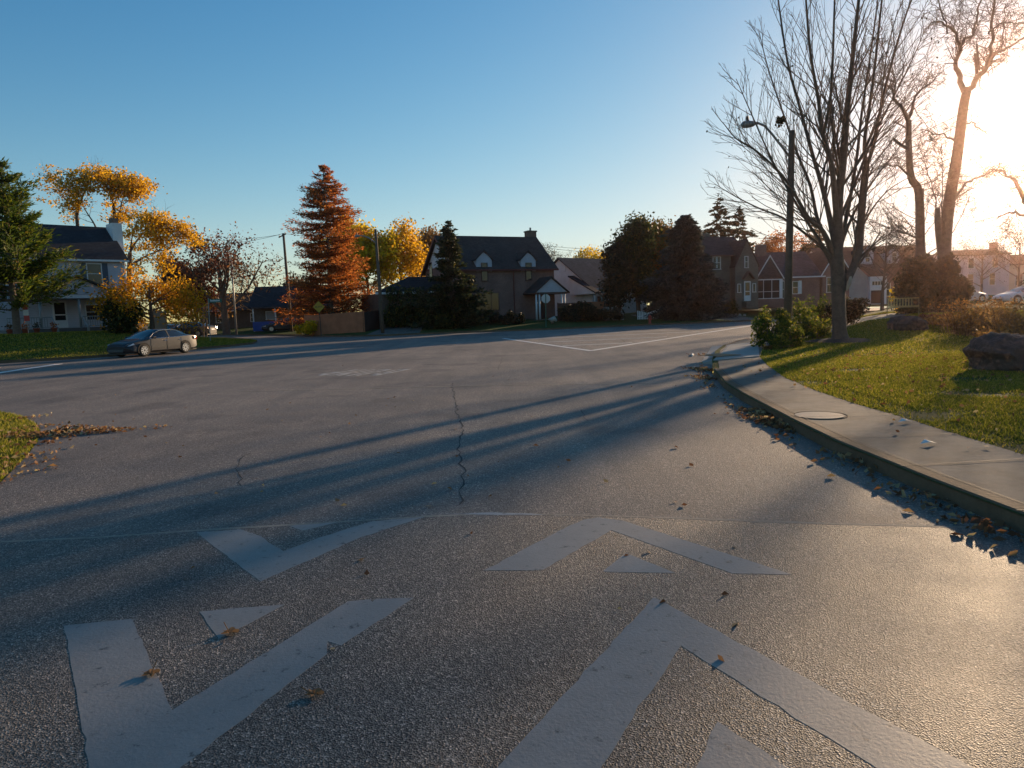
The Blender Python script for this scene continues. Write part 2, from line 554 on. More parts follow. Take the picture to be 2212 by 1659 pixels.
# pavement outline (between kerb and park lawn), the path behind the shrubs and a far drive
lawn_edge = [kt(*p) for p in [(2212, 981), (2058, 934), (1939, 897), (1840, 869), (1760, 842), (1697, 816), (1660, 790), (1641, 770)]]
pave = [(3.95, -30), (3.95, 0)] + [(a + .16, b - .02) for a, b in park_kerb[2:14]] + [kt(1645, 722), kt(1652, 741)] + lawn_edge[::-1] + [(6.0, 0), (6.0, -30)]
pathA = [(1645, 757), (1690, 741), (1760, 724), (1803, 716)]
pathB = [(1640, 741), (1690, 731), (1760, 714), (1803, 704)]
pl = [kt(*p) for p in pathA]; pu = [kt(*p) for p in pathB]
pl += [(P(1875, 692, 34).x, 34), (P(1945, 683, 40).x, 40), (P(2010, 676, 46).x, 46), (P(2090, 670, 52).x, 52)]
pu += [(P(1875, 684, 36).x, 36), (P(1940, 676, 42).x, 42.5), (P(2000, 670, 50).x, 50), (P(2060, 666, 56).x, 56)]
path = pl + pu[::-1]
def gh(u, v):
    z = .15
    for _ in range(25):
        p = G(u, v, min(z, 1.6)); z = .5 * z + .5 * float(H(np.array([p.x]), np.array([p.y]))[0])
    return (p.x, p.y)


pl = [gh(*p) for p in pathA + [(1875, 692), (1945, 684)]] + [(P(2010, 676, 46).x, 46), (P(2090, 670, 52).x, 52)]
pu = [gh(*p) for p in pathB + [(1875, 683), (1940, 675)]] + [(P(2000, 670, 53).x, 53), (P(2060, 666, 58).x, 58)]
path = pl + pu[::-1]
drive = [g0(905, 723.5), g0(790, 727.3), (-12.2, 71), (-12.6, 78), (-8.6, 78), (-8.3, 71)]
drive_r = [g0(1600, 695.5), g0(1660, 692.5), (21.5, 76), (13, 76.5), (13.2, 73.5)]
PAVES = [pave, path, drive, drive_r]

verts, edges = [], []


def loop(pts):
    n = len(verts)
    # densify so that the land follows the kerb closely
    out = []
    for i, p in enumerate(pts):
        q = pts[(i + 1) % len(pts)]
        L = math.dist(p, q)
        k = max(1, int(L / (1.2 if math.hypot(*p) < 45 else 4)))
        out += [(p[0] + (q[0] - p[0]) * j / k, p[1] + (q[1] - p[1]) * j / k) for j in range(k)]
    verts.extend(Vector(p) for p in out)
    edges.extend((n + i, n + (i + 1) % len(out)) for i in range(len(out)))


for lp in [ROAD] + PAVES:
    loop(lp)
gx, gy = np.meshgrid(np.arange(-30, 40, 1.5), np.arange(-12, 62, 1.5))
gx2, gy2 = np.meshgrid(np.arange(-120, 130, 5.0), np.arange(-30, 170, 5.0))
far2 = ~((gx2 > -32) & (gx2 < 41) & (gy2 > -14) & (gy2 < 63))
ringp = [(r * math.cos(a), r * math.sin(a)) for r in (260, 450, 900, 2200) for a in np.linspace(0, 2 * np.pi, 40)[:-1]]
grid = np.concatenate([np.stack([gx.ravel(), gy.ravel()], 1), np.stack([gx2[far2], gy2[far2]], 1), np.array(ringp)])
grid = grid + rng.uniform(-.05, .05, grid.shape)
verts.extend(Vector(p) for p in grid)
ov, oe, of, _, _, _ = delaunay_2d_cdt(verts, edges, [], 0, 1e-4)
V2 = np.array([(p.x, p.y) for p in ov]); T = np.array([list(f) for f in of])
cen = V2[T].mean(1)
is_road = in_poly(cen[:, 0], cen[:, 1], ROAD)
is_pave = np.zeros(len(T), bool)
for pv in PAVES:
    is_pave |= in_poly(cen[:, 0], cen[:, 1], pv)
is_pave &= ~is_road
Hz = H(V2[:, 0], V2[:, 1])


def sub_mesh(name, mask, z, mat):
    tt = T[mask]
    used = np.unique(tt)
    mp = -np.ones(len(V2), int); mp[used] = np.arange(len(used))
    a = V2[tt]
    ccw = (a[:, 1, 0] - a[:, 0, 0]) * (a[:, 2, 1] - a[:, 0, 1]) - (a[:, 1, 1] - a[:, 0, 1]) * (a[:, 2, 0] - a[:, 0, 0])
    tt = np.where(ccw[:, None] < 0, tt[:, ::-1], tt)
    return arrays_obj(name, np.column_stack([V2[used], z[used]]), mp[tt], mat, smooth=True)


props(sub_mesh("road", is_road, np.zeros(len(V2)), "old_asphalt"), "worn grey asphalt of the wide street junction", "road", kind='structure')
props(sub_mesh("lawn", ~is_road & ~is_pave, Hz - .005, "lawn_soil"), "grassy ground of the verges and front yards", "lawn", kind='structure')
props(sub_mesh("pavement", is_pave, Hz + .004, "concrete"), "concrete pavement curving along the right kerb", "pavement", kind='structure')


def kerb(name, pts, label, h=.15, depth=.17):
    pts = [Vector(p) for p in pts]
    prof = [(0, -.02), (.015, h - .03), (.045, h), (depth, h), (depth, h - .1)]
    vs, fs = [], []
    for i, p in enumerate(pts):
        d = (pts[min(i + 1, len(pts) - 1)] - pts[max(i - 1, 0)]).normalized()
        nrm = Vector((d.y, -d.x))
        vs += [(p.x + nrm.x * o, p.y + nrm.y * o, z) for o, z in prof]
    k = len(prof)
    for i in range(len(pts) - 1):
        fs += [[i * k + j, (i + 1) * k + j, (i + 1) * k + j + 1, i * k + j + 1] for j in range(k - 1)]
    o = MB().add(vs, fs).obj(name, "kerb_stone")
    props(o, label, "kerb", kind='structure')


def dense(pts, step=.8):
    out = []
    for p, q in zip(pts, pts[1:]):
        k = max(1, int(math.dist(p, q) / step))
        out += [(p[0] + (q[0] - p[0]) * j / k, p[1] + (q[1] - p[1]) * j / k) for j in range(k)]
    return out + [pts[-1]]


def chaikin(pts, n=2):
    for _ in range(n):
        o = [pts[0]]
        for p, q in zip(pts, pts[1:]):
            o += [(p[0] * .75 + q[0] * .25, p[1] * .75 + q[1] * .25), (p[0] * .25 + q[0] * .75, p[1] * .25 + q[1] * .75)]
        pts = o + [pts[-1]]
    return pts


kerb("kerb", dense(park_kerb[:10]), "concrete kerb with leaf litter along the right pavement")
kerb("kerb", dense(park_kerb[12:], 3), "concrete kerb beside the shrub bed")
kerb("kerb", dense(far_kerb, 3), "concrete kerb along the far side of the junction")
kerb("kerb", dense(left_kerb, 2), "concrete kerb of the lawn behind the grey car")

# kerb ramp with a grooved warning plate
rp = thing("kerb_ramp", "pale concrete kerb ramp with a ribbed rust brown warning plate", "kerb ramp", (7.5, 21.5, 0))
lipA, lipB = G(1531, 784, 0), G(1556, 748, 0)
inA, inB = G(1548, 777, .17), G(1578, 744, .17)
outA, outB = G(1640, 769, .18), G(1638, 738, .18)
mb = MB()
q = [Vector((lipA.x - .25, lipA.y, .006)), Vector((lipB.x - .35, lipB.y, .006)), Vector((inB.x, inB.y, .172)), Vector((inA.x, inA.y, .172))]
r = [q[3], q[2], Vector((outB.x, outB.y, .182)), Vector((outA.x, outA.y, .182))]
dn = Vector((0, 0, .3))
mb.add(q + r[2:] + [p - dn for p in q + r[2:]], [[0, 3, 2, 1], [3, 5, 4, 2], [0, 6, 9, 3], [3, 9, 11, 5], [1, 2, 8, 7], [2, 4, 10, 8], [0, 1, 7, 6], [5, 11, 10, 4]])
mb.obj("ramp_slab", "concrete_pale", rp)
ta, tb = inA.lerp(inB, .12), outA.lerp(outB, .12)
ta = ta.lerp(tb, .05); tb = ta.lerp(tb, .55)
ex = Vector((tb.x - ta.x, tb.y - ta.y, 0)); L = ex.length; ex.normalize(); ey = Vector((-ex.y, ex.x, 0))
mb = MB()
for k in range(10):
    o = ta + ex * (L * k / 10)
    qq = [o, o + ex * (L / 17), o + ex * (L / 17) + ey * 1.0, o + ey * 1.0]
    mb.prism([Vector((p.x, p.y, .184)) for p in qq], (0, 0, .016))
mb.obj("warning_plate", "tactile_plate", rp)

# ------------------------------------------------------------------ newer asphalt patch with the speed hump markings
def sheet(name, px, z, mat, label, cat, kind='structure', hgt=0.003):
    pts = [G(u, v, 0) for u, v in px]
    o = MB().prism([(p.x, p.y, z - hgt) for p in pts], (0, 0, hgt)).obj(name, mat)
    return props(o, label, cat, kind=kind)


crest = [(0, 1172), (200, 1163), (430, 1147), (700, 1131), (918, 1117), (1050, 1111), (1250, 1114), (1500, 1122), (1800, 1133), (2100, 1141)]
cp = [G(u, v, 0) for u, v in crest]
patch = [(-4.88, -6), (-4.88, cp[0].y - .05)] + [(p.x, p.y) for p in cp] + [(3.72, cp[-1].y - .25), (3.72, -6)]
o = MB().poly([(x, y, .006) for x, y in patch][::-1]).obj("road_patch", "patch_asphalt")
props(o, "darker coarse asphalt of the speed hump in front", "road patch", kind='structure')
mb = MB()
for i in range(len(cp) - 1):
    p, q = cp[i], cp[i + 1]
    w = .018 + .012 * random.random()
    mb.add([(p.x, p.y - w, .0070), (q.x, q.y - w, .0070), (q.x, q.y + w, .0070), (p.x, p.y + w, .0070)], [[0, 1, 2, 3]])
props(mb.obj("road_seam", "seam_line"), "sandy seam line where the hump asphalt begins", "road seam", kind='structure')


def marking(px, name, label, group, mat="marking_paint", z=.0074, rag=.008):
    pts = [G(u, v, 0) for u, v in px]
    out = []
    for p, q in zip(pts, pts[1:] + pts[:1]):
        k = max(1, int((q - p).length / .09))
        for j in range(k):
            r = p.lerp(q, j / k)
            if j: r += Vector((random.gauss(0, rag * .5), random.gauss(0, rag * .5), 0))
            out.append((r.x, r.y, z))
    mb = MB()
    mb.prism([(a, b, .0055) for a, b, c in out], (0, 0, z - .0055))
    return props(mb.obj(name, mat), label, "road marking", group, 'structure')


g1 = "speed hump chevron markings"
marking([(138, 1354), (284, 1339), (373, 1537), (754, 1301), (800, 1297), (804, 1303), (812, 1296), (895, 1293), (737, 1397), (708, 1388), (706, 1416), (392, 1659), (218, 1793), (191, 1645)], "chevron_marking", "large worn chevron pointing toward the viewer at lower left", g1)
marking([(430, 1323.5), (617, 1307.5), (473, 1382)], "triangle_marking", "small worn triangle inside the large left chevron", g1)
marking([(424, 1151.5), (520, 1145), (563, 1160), (612, 1193), (693, 1162), (802, 1128), (921, 1117), (780, 1162), (563, 1258), (533, 1236)], "chevron_marking", "left chevron lying along the hump seam", g1)
marking([(625, 1137.5), (732, 1129.5), (654, 1148)], "triangle_marking", "thin triangle sliver beside the hump seam", g1)
marking([(1043.5, 1234.5), (1230, 1137), (1262, 1124), (1293, 1119), (1345, 1126), (1712, 1243.5), (1582, 1241), (1321, 1147), (1173, 1233)], "chevron_marking", "right chevron pointing away next to the hump seam", g1)
marking([(1301, 1237), (1352, 1196.5), (1460, 1240)], "triangle_marking", "small triangle under the far right chevron", g1)
marking([(948, 1800), (1077, 1659), (1412, 1292), (2097, 1659), (2360, 1800), (2113, 1800), (1888, 1659), (1471, 1397.6), (1300, 1659), (1208, 1800)], "chevron_marking", "largest chevron pointing away at lower right", g1)
marking([(1477, 1720), (1505, 1659), (1550.6, 1561), (1695, 1659), (1785, 1720)], "triangle_marking", "triangle cut by the lower picture edge inside the largest chevron", g1)
marking([(960, 1112), (1050, 1108.5), (1150, 1111), (1180, 1114), (1060, 1114)], "worn_line", "scuffed white remnant on the hump seam", g1, "worn_paint")


def stripe(a, b, w, label, group="white lines of the painted island", mat="line_paint", z=.006):
    p, q = G(*a), G(*b)
    d = (q - p).normalized(); n = Vector((-d.y, d.x, 0)) * w * .68
    k = max(1, int((q - p).length / 1.0))
    L = [p.lerp(q, i / k) for i in range(k + 1)]
    pts = [(x + n) for x in L] + [(x - n) for x in reversed(L)]
    o = MB().prism([(x.x, x.y, .002) for x in pts], (0, 0, z - .002)).obj("lane_line", mat)
    props(o, label, "road marking", group, 'structure')


stripe((1087, 731), (1277, 758), .16, "near left edge line of the painted triangle island", z=.008)
stripe((1277, 757.5), (1645, 700), .16, "long edge line of the painted triangle island toward the shrubs", z=.0085)
stripe((1215, 747), (1365, 740.5), .14, "nearest hatch bar inside the painted island")
stripe((1165, 740), (1440, 727.5), .14, "second hatch bar inside the painted island")
stripe((1120, 733), (1510, 716.5), .14, "third hatch bar inside the painted island")
stripe((1250, 722), (1560, 708.5), .14, "farthest hatch bar inside the painted island")
stripe((-40, 811), (128, 786), .26, "white line at the left picture edge in front of the lawn", None)
stripe((400, 849), (1060, 833), .05, "faint tar seam across the street on the left", None, "seam_line", .004)
stripe((1060, 833), (1500, 826), .05, "faint tar seam across the street on the right", None, "seam_line", .004)

# BUMP, painted to be read by traffic coming the other way; worn down
LET = {'B': [[(0, 0), (.28, 0), (.28, 1), (0, 1)], [(.28, .85), (.8, .85), (.95, .7), (.7, .7), (.28, .7)], [(.28, .45), (.75, .45), (.75, .58), (.28, .58)], [(.28, 0), (.75, 0), (.95, .15), (.28, .15)], [(.7, .15), (.95, .15), (.95, .4), (.75, .45), (.7, .45)], [(.7, .58), (.9, .6), (.95, .7), (.7, .7)]],
       'U': [[(0, .15), (.28, .15), (.28, 1), (0, 1)], [(.67, .15), (.95, .15), (.95, 1), (.67, 1)], [(0, .15), (.15, 0), (.8, 0), (.95, .15)]],
       'M': [[(0, 0), (.22, 0), (.22, 1), (0, 1)], [(.78, 0), (1, 0), (1, 1), (.78, 1)], [(.22, 1), (.22, .72), (.5, .35), (.5, .65)], [(.78, 1), (.5, .65), (.5, .35), (.78, .72)]],
       'P': [[(0, 0), (.28, 0), (.28, 1), (0, 1)], [(.28, .85), (.8, .85), (.95, .7), (.28, .7)], [(.28, .42), (.8, .42), (.95, .55), (.28, .55)], [(.7, .55), (.95, .55), (.95, .7), (.7, .7)]]}
a, b = G(812, 812, 0), G(656, 812, 0)
up = Vector((a.x - b.x, a.y - b.y, 0)).normalized(); up = Vector((up.y, -up.x, 0))
xdir = (b - a); Lw = xdir.length; xdir.normalize()
tb_ = thing("road_lettering", "worn white word BUMP painted upside down across the street", "road lettering", (a.x, a.y, 0))
tb_['kind'] = 'structure'
a2 = a - up * 2.2
for i, ch in enumerate("BUMP"):
    mb = MB()
    for pl_ in LET[ch]:
        mb.prism([a2 + xdir * (Lw * (i + .04 + x * .68) / 4) + up * (2.2 * y) + Vector((0, 0, .002)) for x, y in pl_], (0, 0, .003))
    mb.obj("letter", "worn_paint", tb_)


def crack(px, label, w=.03, jit=.022):
    w *= .42
    pts = [G(u, v, 0) for u, v in px]
    L = []
    for p, q in zip(pts, pts[1:]):
        k = max(2, int((q - p).length / .18))
        for j in range(k):
            r = p.lerp(q, j / k)
            L.append(r + Vector((random.gauss(0, jit), random.gauss(0, jit), 0)))
    vs, fs = [], []
    for i, r in enumerate(L):
        d = (L[min(i + 1, len(L) - 1)] - L[max(i - 1, 0)]).normalized(); n = Vector((-d.y, d.x, 0)) * w * random.uniform(.15, .7)
        vs += [(r.x + n.x, r.y + n.y, .003), (r.x - n.x, r.y - n.y, .003)]
    fs = [[2 * i, 2 * i + 1, 2 * i + 3, 2 * i + 2] for i in range(len(L) - 1)]
    props(MB().add(vs, fs).obj("road_crack", "crack_filler"), label, "road crack", "cracks in the asphalt", 'structure')


crack([(977, 828), (980, 850), (986, 880), (1000, 930), (990, 960), (998, 1010), (994, 1060), (1000, 1106)], "long dark crack down the middle of the street", .05)
crack([(520, 1050), (512, 1020), (525, 985), (545, 975)], "short crack left of the middle", .03)
crack([(1420, 775), (1385, 785), (1350, 772)], "dark crack near the painted island", .04)
crack([(1640, 722), (1560, 742), (1450, 768), (1395, 782)], "long curved crack between painted island and kerb ramp", .045)
crack([(1255, 885), (1262, 905), (1280, 915)], "short crack inside the tree shadow", .03)
crack([(1840, 1385), (1870, 1360), (1835, 1325), (1800, 1335)], "short crack on the hump right of the big chevron", .02)
crack([(2105, 1500), (2060, 1460), (2020, 1425), (2000, 1390), (1930, 1330)], "thin crack on the hump at the right", .014)
crack([(1085, 775), (1075, 800)], "short crack left of the long crack", .03)

# tyre scuffs beside the painted island
for px in ([(1170, 757), (1215, 758), (1255, 752), (1270, 745)], [(1330, 742), (1350, 738), (1340, 731)]):
    crack(px, "curved dark tyre scuff beside the painted island", .12)

# manhole cover
c = G(1770, 897, .15)
mh = thing("manhole_cover", "round pale iron manhole cover set in the pavement", "manhole cover", (c.x, c.y, c.z))
mb = MB(); n = 40
zc = Hs(c.x, c.y) + .006
ringv = [(c.x + .33 * math.cos(a), c.y + .33 * math.sin(a)) for a in np.linspace(0, 2 * np.pi, n)[:-1]]
MB().prism([(x, y, zc - .02) for x, y in ringv], (0, 0, .028)).obj("lid", "cast_iron", mh)
mb.tube([(c.x + .37 * math.cos(a), c.y + .37 * math.sin(a), zc - .006) for a in np.linspace(0, 2 * np.pi, n)], .014, 5)
mb.obj("rim", "kerb_stone", mh)
# expansion joints of the pavement
mb = MB()
le = dense(lawn_edge[::-1] + [(6.0, 0), (6.0, -12)], .1)
acc, prev = 0, None
for a_ in dense(park_kerb[1:10], .1)[::-1]:
    if prev is not None: acc += math.dist(a_, prev)
    prev = a_
    if acc > 1.55:
        acc = 0
        b_ = min(le, key=lambda p_: math.dist(p_, a_))
        A, B = Vector((a_[0] + .02, a_[1], .1535)), Vector((b_[0], b_[1], .1595))
        d = (B - A).normalized(); nn = Vector((-d.y, d.x, 0)) * .008
        mb.add([A + nn, B + nn, B - nn, A - nn], [[0, 1, 2, 3]])
inn = dense([(x + .2, y) for x, y in park_kerb[1:10]], .4)
for p, q in zip(inn, inn[1:]):
    mb.add([(p[0], p[1], .152), (q[0], q[1], .152), (q[0] + .016, q[1], .152), (p[0] + .016, p[1], .152)], [[0, 1, 2, 3]])
props(mb.obj("pavement_joint", "crack_filler"), "dark expansion joints cut in the pavement", "pavement joint", kind='structure')

# ------------------------------------------------------------------ grass blades, leaf litter
def blades(n, xs, ys, rg, hmin, hmax, keep):
    x = rg.uniform(*xs, n); y = rg.uniform(*ys, n)
    k = keep(x, y); x, y = x[k], y[k]
    z = H(x, y) - .01
    a = rg.uniform(0, 2 * np.pi, len(x)); h = rg.uniform(hmin, hmax, len(x)); w = .004 + .0006 * np.hypot(x, y)
    lean = rg.normal(size=(len(x), 2)) * (h * .45)[:, None]
    V = np.stack([np.stack([x - np.cos(a) * w, y - np.sin(a) * w, z], 1), np.stack([x + np.cos(a) * w, y + np.sin(a) * w, z], 1), np.stack([x + lean[:, 0], y + lean[:, 1], z + h], 1)], 1)
    return V.reshape(-1, 3)


def on_lawn(x, y):
    ok = ~in_poly(x, y, ROAD)
    for pv in PAVES: ok &= ~in_poly(x, y, pv)
    d, _ = road_dist(x, y)
    return ok & ((d > .17) | (x < -4))


def patchy(x, y):
    return (np.sin(x * 2.1 + np.sin(y * 1.7) * 1.5) + np.sin(y * 2.7 + x * .6) > -1.2 + np.random.default_rng(3).uniform(-.8, .8, len(x)))


vv = [blades(430000, (4.8, 20), (2, 20), rng, .02, .055, lambda x, y: on_lawn(x, y) & patchy(x, y) & (x < 1.1 * y + 4)),
      blades(210000, (5, 30), (18, 46), rng, .025, .07, lambda x, y: on_lawn(x, y) & (x < .8 * y + 1)),
      blades(95000, (-14, -4.9), (6, 17), rng, .03, .08, lambda x, y: on_lawn(x, y)),
      blades(90000, (-36, -14), (36, 60), rng, .04, .09, lambda x, y: on_lawn(x, y))]
V = np.concatenate(vv)
props(arrays_obj("grass", V, np.arange(len(V)).reshape(-1, 3), "grass_blade"), "short autumn grass on the verges", "grass", kind='stuff')


def litter(name, pts, size, label, rg, lift=.02, road_only=False):
    """pts: list of (centre, spread_along, spread_across, dir, n)"""
    C, S = [], []
    for (cx, cy), (dx, dy), sa, sb, n, hump in pts:
        a, b = rg.normal(size=n) * sa, rg.normal(size=n) * sb
        x, y = cx + dx * a - dy * b, cy + dy * a + dx * b
        out = ~in_poly(x, y, ROAD)
        if road_only:
            x, y, a, b = x[~out], y[~out], a[~out], b[~out]; n = len(x); out = out[~out]
        z = np.where(out, H(x, y) + .02, .008) + rg.uniform(0, 1, n) * (lift + hump * np.exp(-(a / sa) ** 2 - (b / sb) ** 2))
        C.append(np.stack([x, y, z], 1))
    C = np.concatenate(C)
    V, F = leaf_cards(C, size, rg, .65, .5, flat=.55)
    V[:, 2] = np.maximum(V[:, 2], C[:, 2].repeat(4) * .3 + .004)
    return props(arrays_obj(name, V, F, "litter_leaf"), label, "fallen leaves", kind='stuff')


gut = []
pk = [(x - .12, y) for x, y in dense(park_kerb[1:11], .5)]
for i in range(1, len(pk)):
    p, q = pk[i - 1], pk[i]
    d = math.dist(p, q); dx, dy = (q[0] - p[0]) / d, (q[1] - p[1]) / d
    gut.append(((p[0] - dy * .13, p[1] + dx * .13), (dx, dy), .35, .09, random.choice([1, 3, 6, 12]), .015))
for u, v, n, s in ((1700, 917, 420, .5), (1672, 897, 260, .5), (1536, 800, 260, .5), (1545, 818, 140, .4), (1885, 1003, 60, .35), (2040, 1082, 70, .3), (2180, 1150, 60, .3), (1533, 768, 40, .4)):
    p = G(u, v, 0)
    gut.append(((p.x - .16, p.y), (-.12 if v > 860 else -.3, 1), s, .10, n, .07))
litter("fallen_leaves", gut, .036, "brown curled leaves heaped along the gutter of the right kerb", rng, road_only=True)
q = G(160, 938, 0)
litter("fallen_leaves", [((q.x, q.y), (.95, .3), .55, .14, 420, .14), ((q.x - .9, q.y - .05), (1, .2), .4, .2, 60, .02)], .035, "orange brown leaf pile on the asphalt beside the left lawn tip", rng)
nl = []
for u, v in ((84, 925), (84, 940), (74, 962), (55, 988), (30, 1012), (10, 1035), (60, 905)):
    p = G(u, v, 0); nl.append(((p.x, p.y), (.3, .95), .3, .13, 45, .02))
p = G(10, 960, 0); nl.append(((p.x, p.y), (1, 0), 1.0, 1.4, 60, .01))
litter("fallen_leaves", nl, .034, "dry leaves scattered over the left lawn tip and its edge", rng)
lw = [((random.uniform(6, 12), random.uniform(8, 22)), (1, 0), .8, .8, 14, 0) for _ in range(60)]
litter("fallen_leaves", lw, .032, "sparse leaves scattered on the right lawn", rng)
sc_ = []
for _ in range(95):
    v = random.choice([random.uniform(790, 960), random.uniform(830, 1100), random.uniform(1000, 1450)])
    p = G(random.uniform(200, 1700), v, 0)
    if p.x < 3.6: sc_.append(((p.x, p.y), (1, 0), .05, .05, 1, 0))
litter("fallen_leaves", sc_, .028, "small leaves strewn singly over the asphalt", rng, lift=.006)


def lobed_leaf(u, v, size, rot, label, z=.011):
    p = G(u, v, 0)
    pts, n = [], 30
    for i in range(n):
        a = i * 2 * math.pi / n
        r = size * (.55 + .45 * abs(math.cos(2.5 * a)) ** 2.2)
        pts.append((p.x + r * math.cos(a + rot), p.y + r * math.sin(a + rot) * .8, z + .014 * abs(math.sin(2.5 * a + .6)) + .12 * r * abs(math.cos(a))))
    mb = MB()
    mb.add([(p.x, p.y, z)] + pts, [[0, i + 1, (i + 1) % n + 1] for i in range(n)])
    o = thing("fallen_leaf", label, "leaf", (p.x, p.y, .01), group="single leaves on the chevrons")
    mb.obj("blade", "litter_leaf", o)
    MB().tube([(p.x, p.y, z), (p.x + size * .6 * math.cos(rot + 1), p.y + size * .6 * math.sin(rot + 1), z + .02), (p.x + size * 1.2 * math.cos(rot + 1), p.y + size * 1.2 * math.sin(rot + 1), z + .045)], .003, 4).obj("stalk", "litter_leaf", o)


lobed_leaf(325, 1461, .05, .4, "curled brown leaf on the left limb of the large left chevron")
lobed_leaf(497, 1371, .055, 1.4, "crumpled tan leaf at the tip of the left triangle")
lobed_leaf(680, 1505, .05, 2.3, "pale leaf on bare asphalt between the two large chevrons")
for u, v, lab in ((2005, 958, "white paper scrap on the pavement near the lawn"), (1955, 911, "crushed pale cup lid on the pavement below the lawn edge"), (1496, 768, "white stick lying on the asphalt beside the ramp")):
    p = G(u, v, .16 if u > 1600 else 0)
    mb = MB()
    if u > 1600:
        mb.add([(p.x - .09, p.y, p.z), (p.x, p.y - .05, p.z + .03), (p.x + .1, p.y, p.z), (p.x, p.y + .07, p.z + .035)], [[0, 1, 3], [1, 2, 3]])
    else:
        mb.tube([(p.x - .12, p.y - .45, .03), (p.x, p.y, .04), (p.x + .12, p.y + .45, .03)], [.025, .03, .025], 6)
    props(mb.obj("paper_scrap" if u > 1600 else "stick", "paper_white"), lab, "litter" if u > 1600 else "stick")
# ------------------------------------------------------------------ trees
def unit(v):
    return v / (np.linalg.norm(v) + 1e-9)


def turn(rg, d, ang):
    r = rg.normal(size=3); r -= d * (r @ d); r = unit(r)
    return unit(d * math.cos(ang) + r * math.sin(ang))


def grow(rg, p, d, L, r, lv, S, out, tips):
    """S: list of dicts per level: n, ang, ratio, wig, up, t0, seg"""
    s = S[lv]
    k = max(3, int(L / s.get('seg', .5)))
    pts = [p]
    for i in range(k):
        d = unit(d + rg.normal(size=3) * s['wig'] + np.array([0, 0, s['up']]))
        p = p + d * L / k
        pts.append(p)
    pts = np.array(pts)
    rad = r * np.linspace(1, s.get('taper', .35), k + 1)
    out.append((pts, rad, lv))
    if lv + 1 < len(S):
        c = S[lv + 1]
        for j in range(c['n']):
            t = s.get('t0', .3) + (1 - s.get('t0', .3)) * (j + rg.uniform(.1, .9)) / c['n']
            f = t * k; i = min(int(f), k - 1)
            q = pts[i] + (pts[i + 1] - pts[i]) * (f - i)
            dd = unit(pts[i + 1] - pts[i])
            nd = turn(rg, dd, R_(c['ang'] * rg.uniform(.7, 1.3)))
            grow(rg, q, nd, L * c['ratio'] * (1.15 - .55 * t) * rg.uniform(.75, 1.25), max(r * (1 - .6 * t) * c.get('rr', .55), c.get('rmin', .006)), lv + 1, S, out, tips)
    else:
        tips += [pts[-1], pts[len(pts) // 2], pts[-2]]


def build_tree(name, label, base, branches, bark, sides=(9, 6, 4, 3), leaves=None, group=None, cat="tree"):
    o = thing(name, label, cat, base, 0, group)
    tr = [(p, r) for p, r, lv in branches if lv == 0]
    V, F = tubes_arrays(tr, sides[0]); arrays_obj("trunk", V, F, bark, o, True)
    rest = []
    Vs, Fs, n0 = [], [], 0
    for lv in range(1, 6):
        b = [(p, r) for p, r, l in branches if l == lv]
        if b:
            V, F = tubes_arrays(b, sides[min(lv, len(sides) - 1)])
            Vs.append(V); Fs.append(F + n0); n0 += len(V)
    if Vs:
        arrays_obj("branches", np.concatenate(Vs), np.concatenate(Fs), bark, o, True)
    if leaves is not None:
        V, F, mat = leaves
        arrays_obj("crown", V, F, mat, o)
    return o


def leafy(rg, tips, per, spread, size, mat, drop=0.0, squash=.8):
    T_ = np.array(tips)
    C = np.repeat(T_, per, 0) + rg.normal(size=(len(T_) * per, 3)) * spread * np.array([1, 1, squash])
    C[:, 2] -= rg.uniform(0, 1, len(C)) * drop
    V, F = leaf_cards(C, size, rg)
    return V, F, mat


def ground(p):
    return Vector((p.x, p.y, Hs(p.x, p.y)))


def base_at(u, y):
    p = P(u, 700, y)
    p.z = Hs(p.x, y)
    # follow the sight line so that the column stays over its surveyed foot
    for _ in range(3):
        d = CR.inverted() @ Vector((p.x, y, p.z - CAM_H))
        v = 829.5 - FPX * d.y / -d.z
        p = P(u, v, y); p.z = Hs(p.x, y)
    return p


def deciduous(name, label, u, y, top_v, spread, mat, seed, leaf=.16, per=14, trunk=.28, dens=1.0, bark="bark", fork=.25, sp=.5, up=.05, ang=42, group=None, drop=0, gaps=0.0, levels=3):
    rg = np.random.default_rng(seed)
    b = base_at(u, y)
    top = P(u, top_v, y).z - b.z
    S = [dict(wig=.03, up=.1, t0=fork, seg=.6, taper=.3),
         dict(n=int(9 * dens), ang=ang, ratio=spread, wig=.10, up=up, t0=.25, seg=.5, rr=.5),
         dict(n=6, ang=40, ratio=.5, wig=.14, up=up * .8, t0=.3, seg=.4, rr=.5),
         dict(n=5, ang=40, ratio=.5, wig=.18, up=.03, seg=.3, rr=.5, rmin=.008)][:levels + 1]
    out, tips = [], []
    grow(rg, np.array(b), np.array([rg.normal() * .03, rg.normal() * .03, 1]), top * .80, trunk, 0, S, out, tips)
    zmax = max(p[:, 2].max() for p, _, _ in out) - b.z
    k = top / (zmax + spread * .05)
    bb = np.array(b)
    sc = np.array([1, 1, k])
    out = [((p - bb) * sc + bb, r, l) for p, r, l in out]
    tips = [(p - bb) * sc + bb for p in tips]
    if gaps:
        tips = [p for p in tips if rg.uniform() > gaps]
    lv = leafy(rg, tips, per, sp, leaf, mat, drop) if mat else None
    return build_tree(name, label, b, out, bark, (9, 5, 3, 3), lv, group)


